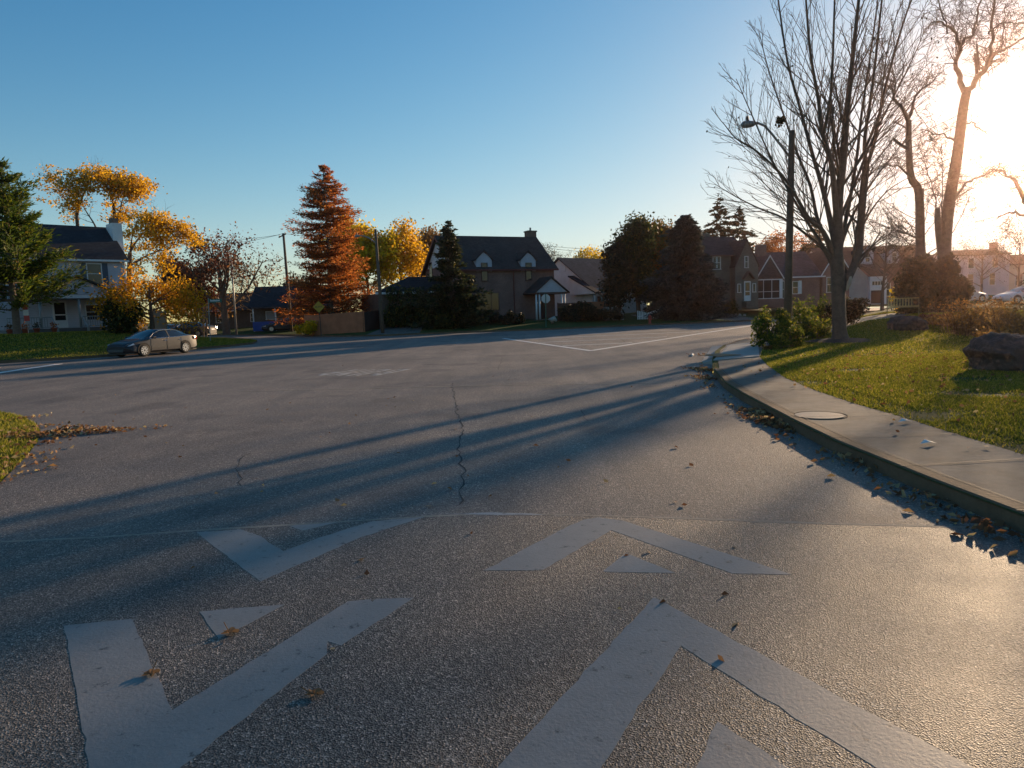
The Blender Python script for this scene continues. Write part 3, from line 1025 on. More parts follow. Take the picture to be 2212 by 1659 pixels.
def conifer(name, label, u, y, top_v, width, mat, seed, droop=.25, whorls=26, per=9, leaf=.22, trunk=.22, base_frac=.05, sparse=1.0, curve=1.0, bark="bark", group=None, upturn=0.0, needle_n=26, jit=.9, taper_pow=1.0, aspect=.35):
    rg = np.random.default_rng(seed)
    b = base_at(u, y)
    h = P(u, top_v, y).z - b.z
    out = [(np.array([[b.x + rg.normal() * .04, b.y, b.z + h * t] for t in np.linspace(-.01, 1, 12)]), trunk * np.linspace(1, .06, 12), 0)]
    C, A = [], []
    for w in range(whorls):
        t0_ = base_frac + (1 - base_frac) * ((w + rg.uniform(0, .8)) / whorls) ** .95
        for j in range(per):
            if rg.uniform() > sparse: continue
            t = min(.995, max(base_frac * .9, t0_ + rg.normal() * jit / whorls))
            L0 = width / 2 * (1 - t) ** taper_pow * rg.uniform(.7, 1.2) * (1 + .16 * math.sin(9 * t + seed)) + .12
            a = rg.uniform(0, 2 * np.pi); L = L0 * rg.uniform(.7, 1.18)
            n = 7; s = np.linspace(0, 1, n)
            x = np.cos(a) * L * s; yy = np.sin(a) * L * s
            dr = droop * rg.uniform(.1, 1.9) + rg.normal() * .10
            z = b.z + h * t + L * (-dr * s ** 1.3 + upturn * s ** 2.5)
            pts = np.stack([b.x + x, b.y + yy, z], 1) + rg.normal(size=(n, 3)) * .03 * L * s[:, None]
            out.append((pts, np.linspace(.03 + .008 * L, .006, n), 1))
            m = max(4, int(needle_n * L))
            q = rg.uniform(.15, 1.02, m) ** .8
            ip = np.clip(q * (n - 1), 0, n - 1.001); i0 = ip.astype(int); fr = (ip - i0)[:, None]
            cc = pts[i0] * (1 - fr) + pts[np.minimum(i0 + 1, n - 1)] * fr
            sw = rg.normal(size=(m, 3)) * np.array([.16, .16, .09]) * min(1.6, .5 + L * .25)
            C.append(cc + sw); dirv = np.array([np.cos(a), np.sin(a), -droop * .6 + upturn]); A.append(np.tile(dirv, (m, 1)) + sw * 2)
    C, A = np.concatenate(C), np.concatenate(A)
    V, F = leaf_cards(C, leaf, rg, aspect, .45, axis=A)
    return build_tree(name, label, b, out, bark, (9, 4), (V, F, mat), group)


def shrub(name, label, c, rx, ry, h, n, leaf, mat, seed, stems=22, group=None, cat="shrub", lumps=18, aspect=.6):
    rg = np.random.default_rng(seed)
    o = thing(name, label, cat, c, 0, group)
    b = []
    L = []
    for i in range(lumps):
        a = rg.uniform(0, 2 * np.pi); q = rg.uniform(.1, .75) ** .5
        L.append((c.x + math.cos(a) * rx * q, c.y + math.sin(a) * ry * q, c.z + h * rg.uniform(.18, .82) * (1 - .35 * q), rg.uniform(.18, .42)))
    for i in range(stems):
        l = L[i % lumps]
        e = np.array(l[:3]) + rg.normal(size=3) * .12 * h
        s = np.array([c.x + rg.normal() * rx * .15, c.y + rg.normal() * ry * .15, c.z - .03])
        m = (s + e) / 2 + rg.normal(size=3) * .06 * h
        b.append((np.array([s, m, e]), np.array([.018, .012, .005])))
    V, F = tubes_arrays(b, 4); arrays_obj("stems", V, F, "bark", o)
    C = []
    per = n // lumps
    for l in L:
        d = rg.normal(size=(per, 3)); d /= np.linalg.norm(d, axis=1, keepdims=True)
        d *= rg.uniform(.3, 1.25, (per, 1)) ** .7
        C.append(np.array(l[:3]) + d * np.array([rx, ry, h * .62]) * l[3])
    C = np.concatenate(C); C[:, 2] = np.maximum(C[:, 2], c.z + rg.uniform(0, .12, len(C)))
    V, F = leaf_cards(C, leaf, rg, aspect)
    arrays_obj("foliage", V, F, mat, o)
    return o


# --- the big bare maple on the lawn, limbs surveyed from the photograph, twigs grown
def limb(px, y0, dy, r0, r1, seed=0):
    """px polyline; depth goes from y0 to y0+dy along the limb"""
    pts = []
    for i, (u, v) in enumerate(px):
        pts.append(np.array(P(u, v, y0 + dy * i / (len(px) - 1))))
    pts = np.array(pts)
    # smooth resample
    t = np.linspace(0, len(pts) - 1, (len(pts) - 1) * 4 + 1)
    q = []
    for tt in t:
        i = min(int(tt), len(pts) - 2); f = tt - i
        p0, p1, p2, p3 = pts[max(i - 1, 0)], pts[i], pts[i + 1], pts[min(i + 2, len(pts) - 1)]
        q.append(.5 * ((2 * p1) + (-p0 + p2) * f + (2 * p0 - 5 * p1 + 4 * p2 - p3) * f * f + (-p0 + 3 * p1 - 3 * p2 + p3) * f ** 3))
    q = np.array(q)
    return q, r0 + (r1 - r0) * np.linspace(0, 1, len(q)) ** .8


MY = 26.4
rg = np.random.default_rng(11)
mb_ = base_at(1815, MY)
trunk_pts = [(1815, 742), (1813, 700), (1811, 640), (1809, 580), (1808, 553)]
q, r = limb(trunk_pts, MY, 0, .25, .23)
r[0] = .42; r[1] = .33; r[2] = .28
M_out = [(q, r, 0)]
limbs = [
    ([(1808, 553), (1811, 433), (1821, 350), (1831, 227), (1841, 133), (1855, 0), (1868, -110)], .3, .21, .03),
    ([(1810, 500), (1803, 420), (1795, 350), (1776, 283), (1768, 217), (1751, 117), (1741, 0), (1735, -110)], -1.2, .13, .02),
    ([(1778, 290), (1795, 200), (1803, 0), (1806, -100)], -1.4, .07, .015),
    ([(1806, 545), (1792, 470), (1775, 400), (1755, 333), (1728, 233), (1701, 133), (1681, 0), (1672, -60)], 1.5, .12, .016),
    ([(1806, 560), (1778, 500), (1748, 473), (1721, 427), (1688, 377), (1635, 327), (1591, 300), (1562, 265)], -2.0, .10, .012),
    ([(1806, 575), (1786, 520), (1765, 470), (1750, 400), (1722, 330), (1690, 240), (1660, 150), (1640, 70)], 2.6, .10, .012),
    ([(1804, 590), (1780, 540), (1740, 505), (1690, 470), (1640, 450), (1590, 425), (1548, 400)], 1.2, .075, .01),
    ([(1806, 570), (1770, 520), (1720, 440), (1670, 350), (1625, 250), (1590, 170)], -.3, .08, .01),
    ([(1812, 560), (1822, 500), (1838, 420), (1852, 330), (1862, 240), (1880, 120), (1896, 0), (1905, -80)], 2.2, .10, .015),
    ([(1812, 545), (1840, 470), (1880, 400), (1925, 340), (1965, 290)], 2.5, .07, .01),
    ([(1816, 470), (1845, 400), (1885, 300), (1930, 210), (1970, 130), (2000, 60)], 1.6, .07, .01),
    # stem on the right and its forks
    ([(1817, 628), (1832, 600), (1845, 572), (1855, 540), (1863, 433), (1871, 360)], .6, .17, .13),
    ([(1871, 362), (1868, 300), (1885, 183), (1905, 0), (1915, -90)], .6, .09, .02),
    ([(1871, 362), (1888, 310), (1908, 207), (1941, 83), (1968, 0), (1985, -50)], 1.4, .085, .016),
    ([(1865, 420), (1880, 330), (1900, 240), (1915, 120), (1940, 20)], -.8, .05, .012),
    ([(1858, 500), (1885, 450), (1920, 410), (1960, 385)], -1.2, .045, .01),
]
first = {2: .5, 12: .6, 13: .6, 14: .55, 15: .5, 11: .0}
tw = [dict(wig=.028, up=.06, t0=.15, seg=.3, taper=.4), dict(n=3, ang=26, ratio=.62, wig=.035, up=.06, t0=.2, seg=.28, rr=.62, rmin=.0075, taper=.55), dict(n=2, ang=28, ratio=.5, wig=.05, up=.05, seg=.22, rr=.75, rmin=.0062, taper=.7)]
tips_m = []
for i, (px, dy, ra_, rb_) in enumerate(limbs):
    s0 = MY + (first.get(i, 0) if i != 2 else -.7)
    q, r = limb(px, s0, dy if i not in (12, 13) else dy - .2, ra_, rb_)
    M_out.append((q, r, 1))
    Ltot = np.linalg.norm(np.diff(q, axis=0), axis=1).sum()
    nsh = int(Ltot * (3.0 if i < 11 else 2.4))
    for k in range(nsh):
        t = .22 + .78 * (k + rg.uniform(0, 1)) / nsh
        j = min(int(t * (len(q) - 1)), len(q) - 2)
        d = unit(q[j + 1] - q[j])
        nd = turn(rg, d, R_(rg.uniform(18, 46)))
        if nd[2] < -.1: nd[2] *= -.5
        L = (.8 + 2.9 * (1 - t) * rg.uniform(.4, 1.2)) * (1.0 if i != 11 else .7)
        sub = []
        grow(rg, q[j], unit(nd), L, max(.013, r[j] * .34), 0, tw, sub, tips_m)
        M_out += [(p, rr, lv + 2) for p, rr, lv in sub]
maple = build_tree("maple_tree", "bare many stemmed maple rising from the lawn in front of the lamp pole", mb_, M_out, "bark", (12, 8, 5, 4, 3))
# dry leaves that still hang, a nest, a pale pruning cut
tm = np.array(tips_m); sel = tm[rg.integers(0, len(tm), 260)]
V, F = leaf_cards(sel + rg.normal(size=sel.shape) * .04, .045, rg); arrays_obj("hanging_leaves", V, F, "leaf_dusky", maple)
c0, c1 = P(1829, 628, MY - .28), P(1838, 598, MY - .12)
MB().tube([c0, (c0 + c1) / 2 + Vector((0, -.02, 0)), c1], [.03, .085, .045], 8).obj("pruning_scar", "cut_wood", maple, True)
nst = P(1685, 261, MY - .6)
nt_ = thing("leaf_nest", "small dark leaf nest caught in the left branches of the bare maple", "nest", nst)
C = np.array(nst) + rng.normal(size=(90, 3)) * .07
V, F = leaf_cards(C, .08, rng); arrays_obj("nest_leaves", V, F, "leaf_dusky", nt_)
# mulch ring round the foot
mr = MB(); n = 26
ringp_ = [(mb_.x + (1.15 + .15 * math.sin(3 * a) + random.uniform(-.05, .05)) * math.cos(a), mb_.y + 1.2 * math.sin(a)) for a in np.linspace(0, 2 * math.pi, n)[:-1]]
mr.add([(mb_.x, mb_.y, Hs(mb_.x, mb_.y) + .13)] + [(x, y, Hs(x, y) + .012) for x, y in ringp_], [[0, i + 1, (i + 1) % (n - 1) + 1] for i in range(n - 1)])
props(mr.obj("mulch", "mulch"), "dark bark mulch ring at the foot of the bare maple", "mulch", kind='structure')


# --- the pollarded old trees against the sun
def old_tree(label, base_u, y, trunk_px, r0, r1, limbs, stubs, seed, flare=2.0, twigs=1.25):
    rg = np.random.default_rng(seed)
    b = base_at(base_u, y)
    q, r = limb(trunk_px, y, 0, r0, r1)
    q[0] = np.array(b) - np.array([0, 0, .1]); r[0] *= flare; r[1] *= 1 + (flare - 1) * .5; r[2] *= 1 + (flare - 1) * .2
    out = [(q, r, 0)]
    S = [dict(wig=.30, up=.03, t0=.15, seg=.26, taper=.35), dict(n=5, ang=50, ratio=.55, wig=.30, up=.02, t0=.2, seg=.18, rr=.6, rmin=.012), dict(n=3, ang=45, ratio=.55, wig=.25, up=.02, seg=.16, rr=.7, rmin=.010, taper=.7)]
    for px, dy, a, c in limbs:
        q, r = limb(px, y, dy, a * .78, c)
        wv = np.cumsum(rg.normal(size=q.shape) * .055, 0); wv -= np.linspace(0, 1, len(q))[:, None] * wv[-1]; q += wv
        out.append((q, r, 1))
        L = np.linalg.norm(np.diff(q, axis=0), axis=1).sum()
        for k in range(int(L * 4.2 * twigs)):
            t = .25 + .75 * rg.uniform(); j = min(int(t * (len(q) - 1)), len(q) - 2)
            nd = turn(rg, unit(q[j + 1] - q[j]), R_(rg.uniform(35, 75)))
            sub = []
            grow(rg, q[j], nd, rg.uniform(.6, 2.2), max(.016, r[j] * .3), 0, S, sub, [])
            out += [(p, rr, lv + 2) for p, rr, lv in sub]
    for px, dy, a in stubs:
        q, r = limb(px, y, dy, a * .8, a * .55)
        out.append((q, r, 1))
    return build_tree("old_tree", label, b, out, "bark_grey", (12, 8, 5, 4, 3))


old_tree("pollarded old tree with broken stubs, left of the thick forked one", 1992, 43,
         [(1996, 690), (1990, 600), (1988, 533), (1985, 417), (1968, 383), (1963, 317), (1963, 260)], .34, .15,
         [([(1963, 262), (1950, 235), (1935, 217), (1925, 197), (1885, 180), (1868, 172)], -1, .17, .03),
          ([(1963, 262), (1975, 230), (1985, 208), (2010, 185), (2030, 160)], .6, .15, .02),
          ([(1926, 200), (1928, 170), (1918, 130), (1905, 90)], .3, .05, .015),
          ([(1972, 395), (1945, 365), (1920, 355), (1900, 350)], -1.5, .10, .02),
          ([(1988, 520), (1950, 500), (1920, 490), (1880, 480)], -2, .09, .015)],
         [([(1962, 322), (1945, 312), (1930, 300)], -.5, .14), ([(1963, 290), (1955, 275), (1930, 263)], .5, .07), ([(1989, 440), (1992, 420), (1993, 408)], -.3, .16)], 21)
old_tree("thick forked old tree directly left of the low sun", 2042, 42,
         [(2038, 694), (2040, 600), (2041, 520), (2051, 433), (2068, 333), (2081, 233), (2090, 190)], .44, .22,
         [([(2089, 195), (2078, 160), (2074, 130), (2073, 100), (2062, 78), (2051, 67), (2030, 58), (2005, 62)], -.8, .22, .03),
          ([(2073, 100), (2085, 85), (2098, 77), (2108, 50), (2115, 20), (2118, -20), (2116, -60)], .8, .13, .03),
          ([(2090, 195), (2105, 167), (2121, 140), (2126, 110), (2138, 70), (2142, 30), (2145, -20)], .6, .22, .05),
          ([(2121, 150), (2140, 130), (2161, 110), (2185, 95), (2208, 80), (2235, 60)], 1.2, .13, .03),
          ([(2161, 112), (2168, 60), (2172, 10)], .5, .06, .02),
          ([(2051, 70), (2040, 40), (2030, 10), (2020, -30)], -.5, .07, .02),
          ([(2138, 72), (2160, 55), (2190, 45), (2225, 50)], -.8, .08, .02),
          ([(2084, 268), (2105, 262), (2120, 272), (2132, 290)], -1, .07, .03),
          ([(2058, 430), (2085, 395), (2105, 380), (2135, 372), (2160, 370)], -1.2, .10, .02),
          ([(2058, 440), (2080, 420), (2110, 405)], 1, .07, .02),
          ([(2068, 315), (2055, 300), (2035, 285), (2010, 285), (1995, 280)], 1.2, .09, .02),
          ([(2030, 520), (2020, 450), (2005, 380), (1990, 330)], 1.5, .06, .015),
          ([(2034, 520), (2030, 440), (2040, 370), (2030, 320)], -1.5, .05, .015)],
         [([(2034, 560), (2026, 490), (2025, 450)], -.4, .26), ([(2110, 160), (2108, 135), (2106, 115)], -.2, .11), ([(2115, 150), (2112, 120), (2110, 95)], .3, .09), ([(2076, 160), (2062, 138), (2040, 138)], -.4, .05)], 22)
old_tree("old tree at the right picture edge whose limbs reach across the sun", 2262, 40,
         [(2262, 690), (2258, 600), (2250, 530), (2240, 490), (2228, 455)], .5, .3,
         [([(2230, 465), (2218, 430), (2205, 400), (2188, 382), (2170, 370), (2140, 366)], .6, .22, .03),
          ([(2226, 470), (2200, 458), (2180, 458), (2160, 464), (2140, 470)], -.8, .11, .02),
          ([(2240, 500), (2275, 420), (2310, 330), (2330, 200)], .5, .2, .05),
          ([(2245, 500), (2225, 440), (2222, 380), (2230, 300)], 1.5, .08, .02)],
         [], 23, twigs=.8)

# --- leafy and coniferous trees of the far side (photograph left to right)
conifer("pine_tree", "tall sunlit pine at the left edge in front of the left house", 38, 45.5, 350, 7.6, "needle_pine", 31, droop=.0, whorls=30, per=6, leaf=.17, trunk=.24, base_frac=.16, upturn=.42, needle_n=60, taper_pow=.62, aspect=.2, jit=1.6)


def open_tree(name, label, base_u, y, limbs, clumps, mat, seed, leaf=.15, r0=.22):
    """limbs surveyed as lines, leaves gathered in surveyed clumps (u, v, radius, count)"""
    rg = np.random.default_rng(seed)
    b = base_at(base_u, y)
    out = []
    S = [dict(wig=.14, up=.04, t0=.2, seg=.3, taper=.35), dict(n=4, ang=42, ratio=.55, wig=.2, up=.03, seg=.25, rr=.6, rmin=.012)]
    for k, (px, dy, a, c) in enumerate(limbs):
        q, r = limb(px, y, dy, a, c)
        if k == 0: q[0] = np.array(b) - np.array([0, 0, .1])
        out.append((q, r, 0 if k == 0 else 1))
        if k:
            for m in range(9):
                j = rg.integers(len(q) // 3, len(q) - 1)
                sub = []
                grow(rg, q[j], turn(rg, unit(q[j + 1] - q[j]), R_(rg.uniform(25, 60))), rg.uniform(.9, 2.2), max(.02, r[j] * .4), 0, S, sub, [])
                out += [(p, rr, l + 2) for p, rr, l in sub]
    C = []
    for u, v, rad, n in clumps:
        c = np.array(P(u, v, y + rg.uniform(-1.5, 1.5)))
        m = max(3, n // 26)
        for _ in range(m):
            d = rg.normal(size=3); d *= rad * rg.uniform(0, 1) ** .5 / np.linalg.norm(d)
            C.append(c + d * np.array([1.15, 1.15, .75]) + rg.normal(size=(26, 3)) * np.array([.33, .33, .2]) * rg.choice([1, 1, 1, 1, 2.0], 26)[:, None])
            e = c + d * np.array([1.15, 1.15, .75])
            q = out[0][0] if len(limbs) == 1 else limb(limbs[rg.integers(1, len(limbs))][0], y, 0, .1, .1)[0]
            j = np.argmin(np.linalg.norm(q - e, axis=1))
            if np.linalg.norm(q[j] - e) < rad * 2.2:
                out.append((np.array([q[j], (q[j] + e) / 2 + rg.normal(size=3) * .12, e]), np.array([.03, .02, .01]), 3))
    C = np.concatenate(C)
    V, F = leaf_cards(C, leaf, rg)
    return build_tree(name, label, b, out, "bark", (8, 6, 4, 3), (V, F, mat), None)


open_tree("honey_locust", "tall thin yellow tree behind the left house, nearest its ridge", 176, 76,
          [([(176, 700), (170, 560), (168, 494), (166, 467), (172, 440)], 0, .24, .15),
           ([(172, 442), (160, 425), (146, 409), (125, 392), (100, 379)], -.5, .12, .02), ([(172, 442), (180, 420), (188, 400), (193, 372)], .5, .12, .02),
           ([(205, 520), (207, 494), (200, 478), (187, 458), (178, 438), (182, 410)], .4, .12, .03), ([(166, 468), (158, 450), (150, 430)], .8, .06, .02), ([(188, 402), (200, 388), (212, 380)], 0, .06, .02)],
          [(140, 388, 1.2, 420), (112, 380, 1.1, 160), (160, 440, 1.0, 520), (172, 410, 1.2, 560), (150, 412, 1.3, 420), (190, 380, 1.2, 300), (205, 376, 1.3, 420), (105, 420, 1.3, 120), (95, 385, .8, 60), (150, 470, .9, 120), (178, 395, 1.0, 240)], "leaf_yellow", 32, .13)
open_tree("honey_locust", "tall thin yellow tree rising behind the white chimney", 248, 78,
          [([(248, 700), (249, 560), (248, 479), (247, 460), (245, 445)], 0, .22, .15),
           ([(245, 446), (242, 430), (236, 412), (226, 400)], -.4, .11, .02), ([(248, 475), (258, 463), (262, 440), (270, 420), (278, 400)], .4, .11, .02), ([(262, 445), (276, 435), (292, 428)], .8, .07, .02), ([(246, 445), (252, 425), (256, 400)], .2, .08, .02)],
          [(222, 385, 1.2, 520), (243, 385, 1.4, 760), (262, 392, 1.4, 760), (282, 395, 1.3, 640), (300, 400, 1.3, 620), (312, 405, 1.0, 420), (300, 425, 1.0, 300), (236, 410, 1.0, 360), (250, 425, .9, 220), (232, 440, .8, 70), (272, 462, 1.0, 300), (262, 475, .9, 260), (236, 470, .8, 60), (278, 412, 1.1, 420)], "leaf_yellow", 33, .14)
open_tree("honey_locust", "yellow tree with long open limbs right of the chimney house", 276, 66,
          [([(276, 700), (278, 640), (279, 590), (280, 560), (281, 545)], 0, .26, .18),
           ([(279, 575), (300, 562), (322, 550), (341, 542), (371, 518), (395, 505)], -.6, .13, .02), ([(281, 545), (292, 525), (311, 503), (330, 490), (345, 478)], .6, .12, .02), ([(281, 550), (285, 515), (292, 490), (300, 470)], 0, .08, .02), ([(341, 542), (360, 540), (385, 530)], .4, .06, .02)],
          [(310, 470, 1.0, 420), (335, 478, 1.2, 640), (355, 486, 1.2, 640), (378, 492, 1.1, 520), (395, 500, .9, 420), (412, 515, .8, 280), (425, 520, .6, 140), (330, 505, 1.1, 420), (355, 520, 1.1, 420), (300, 500, 1.0, 260), (285, 505, .7, 160), (290, 535, .9, 160), (350, 545, 1.1, 260), (320, 530, .9, 200), (305, 575, 1.2, 260), (350, 570, 1.2, 300)], "leaf_yellow", 34, .12)
deciduous("weeping_cherry", "low golden weeping tree behind the grey car", 330, 52, 566, .80, "leaf_gold", 35, leaf=.09, per=12, trunk=.2, dens=1.3, fork=.32, sp=.36, ang=62, up=-.02, drop=1.3, gaps=.25)
deciduous("brown_tree", "half bare tree with dark maroon leaves behind the street name sign", 490, 76, 500, .72, "leaf_maroon", 36, leaf=.14, per=4, trunk=.42, dens=1.3, fork=.22, sp=.55, ang=50, up=.04, gaps=.35)
deciduous("brown_tree", "thin brown tree between the maroon tree and the leaning utility pole", 560, 96, 555, .8, "leaf_tan", 37, leaf=.13, per=3, trunk=.25, dens=1.2, fork=.2, sp=.6, ang=50, up=.05, gaps=.35)
deciduous("maroon_tree", "dark maroon crown left of the street name sign", 425, 92, 560, .7, "leaf_maroon", 38, leaf=.17, per=14, trunk=.25, dens=1.1, fork=.2, sp=.6, ang=50, group=None)
conifer("bald_cypress", "tall rust red cone shaped cypress behind the brown fence", 719, 71, 358, 9.6, "leaf_rust", 39, droop=.10, whorls=58, per=8, leaf=.13, trunk=.24, base_frac=.08, upturn=.20, needle_n=40, taper_pow=.60, aspect=.3, jit=6)
deciduous("yellow_tree", "bright lemon yellow tree behind the street lamp and rust red cypress", 805, 98, 470, .62, "leaf_lemon", 40, leaf=.22, per=13, trunk=.3, dens=1.3, fork=.2, sp=.75, ang=40, up=.08)
deciduous("yellow_tree", "orange yellow tree beside the gable of the dark brick house", 872, 100, 483, .62, "leaf_yellow", 41, leaf=.2, per=8, trunk=.3, dens=1.3, fork=.2, sp=.7, ang=38, up=.1, gaps=.1)
deciduous("yellow_tree", "thin orange tree top over the ridge of the dark brick house", 935, 110, 500, .6, "leaf_tan", 42, leaf=.2, per=7, trunk=.3, dens=1.1, fork=.2, sp=.7, ang=38, up=.1)
conifer("spruce_tree", "dark evergreen in front of the dark brick house", 978, 65, 479, 6.3, "needle_dark", 43, droop=.15, whorls=22, per=11, leaf=.17, trunk=.2, base_frac=.03, upturn=.15, needle_n=40, taper_pow=.82, jit=2.5)
deciduous("sapling_tree", "small bare tree in the gap right of the brick chimney", 1183, 92, 523, .5, "leaf_dusky", 44, leaf=.07, per=2, trunk=.10, dens=1.0, fork=.3, sp=.3, ang=34, up=.06)
deciduous("yellow_tree", "far yellow green tree top behind the white house ridge", 1290, 135, 538, .7, "leaf_lemon", 45, leaf=.2, per=4, trunk=.3, dens=1.0, fork=.3, sp=.7, ang=45)
deciduous("hedge_tree", "dark bushy tree right of the white house", 1380, 73, 482, .30, "leaf_dark", 46, leaf=.15, per=14, trunk=.25, dens=1.5, fork=.08, sp=.6, ang=38, up=.10)
deciduous("hedge_tree", "lower dark tree that hides the right end of the white house", 1340, 72, 540, .30, "leaf_dusky", 47, leaf=.15, per=13, trunk=.16, dens=1.3, fork=.08, sp=.5, ang=40, up=.10)
deciduous("autumn_tree", "green and orange tree squeezed between the dark bushy tree and the blue spruce", 1434, 77, 490, .30, "leaf_autumn_mix", 48, leaf=.16, per=16, trunk=.2, dens=1.4, fork=.1, sp=.55, ang=36, up=.10)
conifer("blue_spruce", "broad dark blue spruce beside the olive brick house", 1482, 70, 466, 8.0, "needle_blue", 49, droop=.18, whorls=34, per=14, leaf=.19, trunk=.25, base_frac=.01, upturn=.05, needle_n=62, taper_pow=.62)
conifer("larch_tree", "open layered conifer behind the roof of the olive brick house", 1556, 98, 428, 10.5, "needle_dark", 50, droop=.05, whorls=15, per=7, leaf=.24, trunk=.2, base_frac=.2, upturn=.02, needle_n=34, taper_pow=.8)
conifer("larch_tree", "second layered conifer touching the maple twigs", 1597, 100, 445, 9.0, "needle_dark", 51, droop=.05, whorls=13, per=7, leaf=.24, trunk=.18, base_frac=.2, upturn=.02, needle_n=32, taper_pow=.8)
conifer("larch_tree", "distant conifer behind the trunk fork of the maple", 1757, 105, 470, 8.0, "needle_dark", 52, droop=.1, whorls=15, per=8, leaf=.24, trunk=.18, base_frac=.15, needle_n=36, taper_pow=.8)
for i, (u, v, y, lab) in enumerate(((1648, 520, 112, "reddish autumn tree behind the screened porch roof"), (1688, 505, 118, "reddish autumn tree behind the brick chimney and lamp pole"), (1730, 525, 115, "reddish autumn tree left of the maple trunk"))):
    deciduous("autumn_tree", lab, u, y, v, .6, "leaf_rust", 60 + i, leaf=.16, per=4, trunk=.2, dens=1.0, fork=.25, sp=.6, ang=40)
for i, (u, v, y, lab) in enumerate(((1905, 470, 62, "bare thorny tree left of the pollarded tree"), (2120, 500, 85, "bare twiggy tree in front of the far right roof"), (2200, 470, 72, "bare twiggy tree under the sun at the right edge"), (2010, 330, 60, "bare tree showing its twigs between the two old trees"))):
    deciduous("bare_tree", lab, u, y, v, .72, "leaf_dusky" if i != 3 else None, 70 + i, leaf=.06, per=2, trunk=.16, dens=1.5, fork=.2, sp=.3, ang=46, up=.03, levels=3)

# far tree line closing the views between houses
for i, (u, y, v, m) in enumerate(((-60, 110, 560, "leaf_dusky"), (60, 115, 585, "leaf_tan"), (420, 130, 610, "leaf_maroon"), (590, 135, 625, "leaf_tan"), (655, 128, 600, "leaf_dusky"), (1240, 140, 575, "leaf_dusky"), (1900, 140, 560, "leaf_dusky"), (2060, 140, 560, "leaf_tan"), (2230, 130, 560, "leaf_dusky"))):
    spots = ["left of the pine at the picture edge", "behind the pine and left house", "behind the weeping tree", "behind the thin brown tree", "behind the leaning utility pole", "behind the white house", "behind the dormer house", "behind the old trees", "behind the right edge roofs"]
    deciduous("far_tree", "distant brownish tree " + spots[i], u, y, v, .7, m, 90 + i, leaf=.26, per=8, trunk=.25, dens=1.3, fork=.12, sp=.8, ang=48, levels=2)

# --- shrubs
def shrub_px(name, label, u0, u1, v_top, y, n, leaf, mat, seed, depth=None, **k):
    c = base_at((u0 + u1) / 2, y)
    rx = abs(P(u1, 700, y).x - P(u0, 700, y).x) / 2
    h = P((u0 + u1) / 2, v_top, y).z - c.z
    return shrub(name, label, c, rx * 1.15, depth or rx, h * 1.08, n, leaf, mat, seed, **k)


shrub_px("leafy_shrub", "leafy green shrub at the pavement ramp left of the lamp pole", 1632, 1706, 655, 25.6, 3000, .05, "leaf_shrub", 101)
shrub_px("leafy_shrub", "low yellow green shrub at the foot of the lamp pole", 1682, 1738, 698, 24.8, 1500, .045, "leaf_shrub", 102)
shrub_px("leafy_shrub", "tall loose shrub right behind the lamp pole", 1690, 1765, 640, 29, 1900, .055, "leaf_shrub", 103)
shrub_px("leafy_shrub", "sunlit small shrub at the path edge left of the maple", 1735, 1790, 674, 28, 1500, .05, "leaf_shrub", 104)
shrub_px("leafy_shrub", "lowest sunlit shrub where the path meets the ramp", 1665, 1705, 716, 24, 900, .04, "leaf_shrub", 105)
shrub_px("round_bush", "rounded clipped bush behind the maple trunk", 1783, 1862, 636, 34, 5000, .06, "leaf_dusky", 106)
shrub_px("round_bush", "taller loose bush left of the clipped bush", 1745, 1800, 632, 35, 2200, .055, "leaf_shrub", 107)
shrub_px("evergreen_shrub", "tall dark ivy mass round the feet of the two old trees", 1950, 2080, 540, 40.6, 15000, .11, "leaf_dusky", 108, depth=1.3, lumps=30)
shrub_px("evergreen_shrub", "lower dark ivy mass right of the thick old tree", 2050, 2084, 610, 41, 3600, .11, "leaf_dusky", 109)
shrub_px("yellow_shrub", "thin sapling with yellow leaves behind the bench", 1928, 1975, 588, 44, 260, .09, "leaf_lemon", 110, stems=16)
shrub_px("low_hedge", "low brown hedge between the dark boulder and the twiggy bush", 1985, 2088, 680, 31, 6500, .05, "leaf_tan", 111)
shrub_px("low_hedge", "reddish low hedge touching the dark boulder", 1995, 2045, 676, 33, 3000, .05, "leaf_maroon", 112)


def brush(name, label, u0, u1, v_top, y, n, seed):
    rg = np.random.default_rng(seed)
    c = base_at((u0 + u1) / 2, y); rx = (P(u1, 700, y).x - P(u0, 700, y).x) / 2; h = P((u0 + u1) / 2, v_top, y).z - c.z
    o = thing(name, label, "shrub", c)
    b = []
    for i in range(n):
        x = c.x + rg.uniform(-1, 1) * rx; yy = c.y + rg.normal() * rx * .45
        a = rg.normal(size=2) * .28; L = h * rg.uniform(.5, 1.08)
        s = np.array([x, yy, Hs(x, yy) - .02])
        b.append((np.array([s, s + np.array([a[0] * L * .4, a[1] * L * .4, L * .55]), s + np.array([a[0] * L, a[1] * L, L])]), np.array([.012, .009, .004])))
    V, F = tubes_arrays(b, 3); arrays_obj("stems", V, F, "twig_brush", o)
    C = np.concatenate([p[1:] for p, _ in b] * 3) + rg.normal(size=(len(b) * 6, 3)) * .1
    V, F = leaf_cards(C, .045, rg); arrays_obj("foliage", V, F, "leaf_tan", o)
    return o


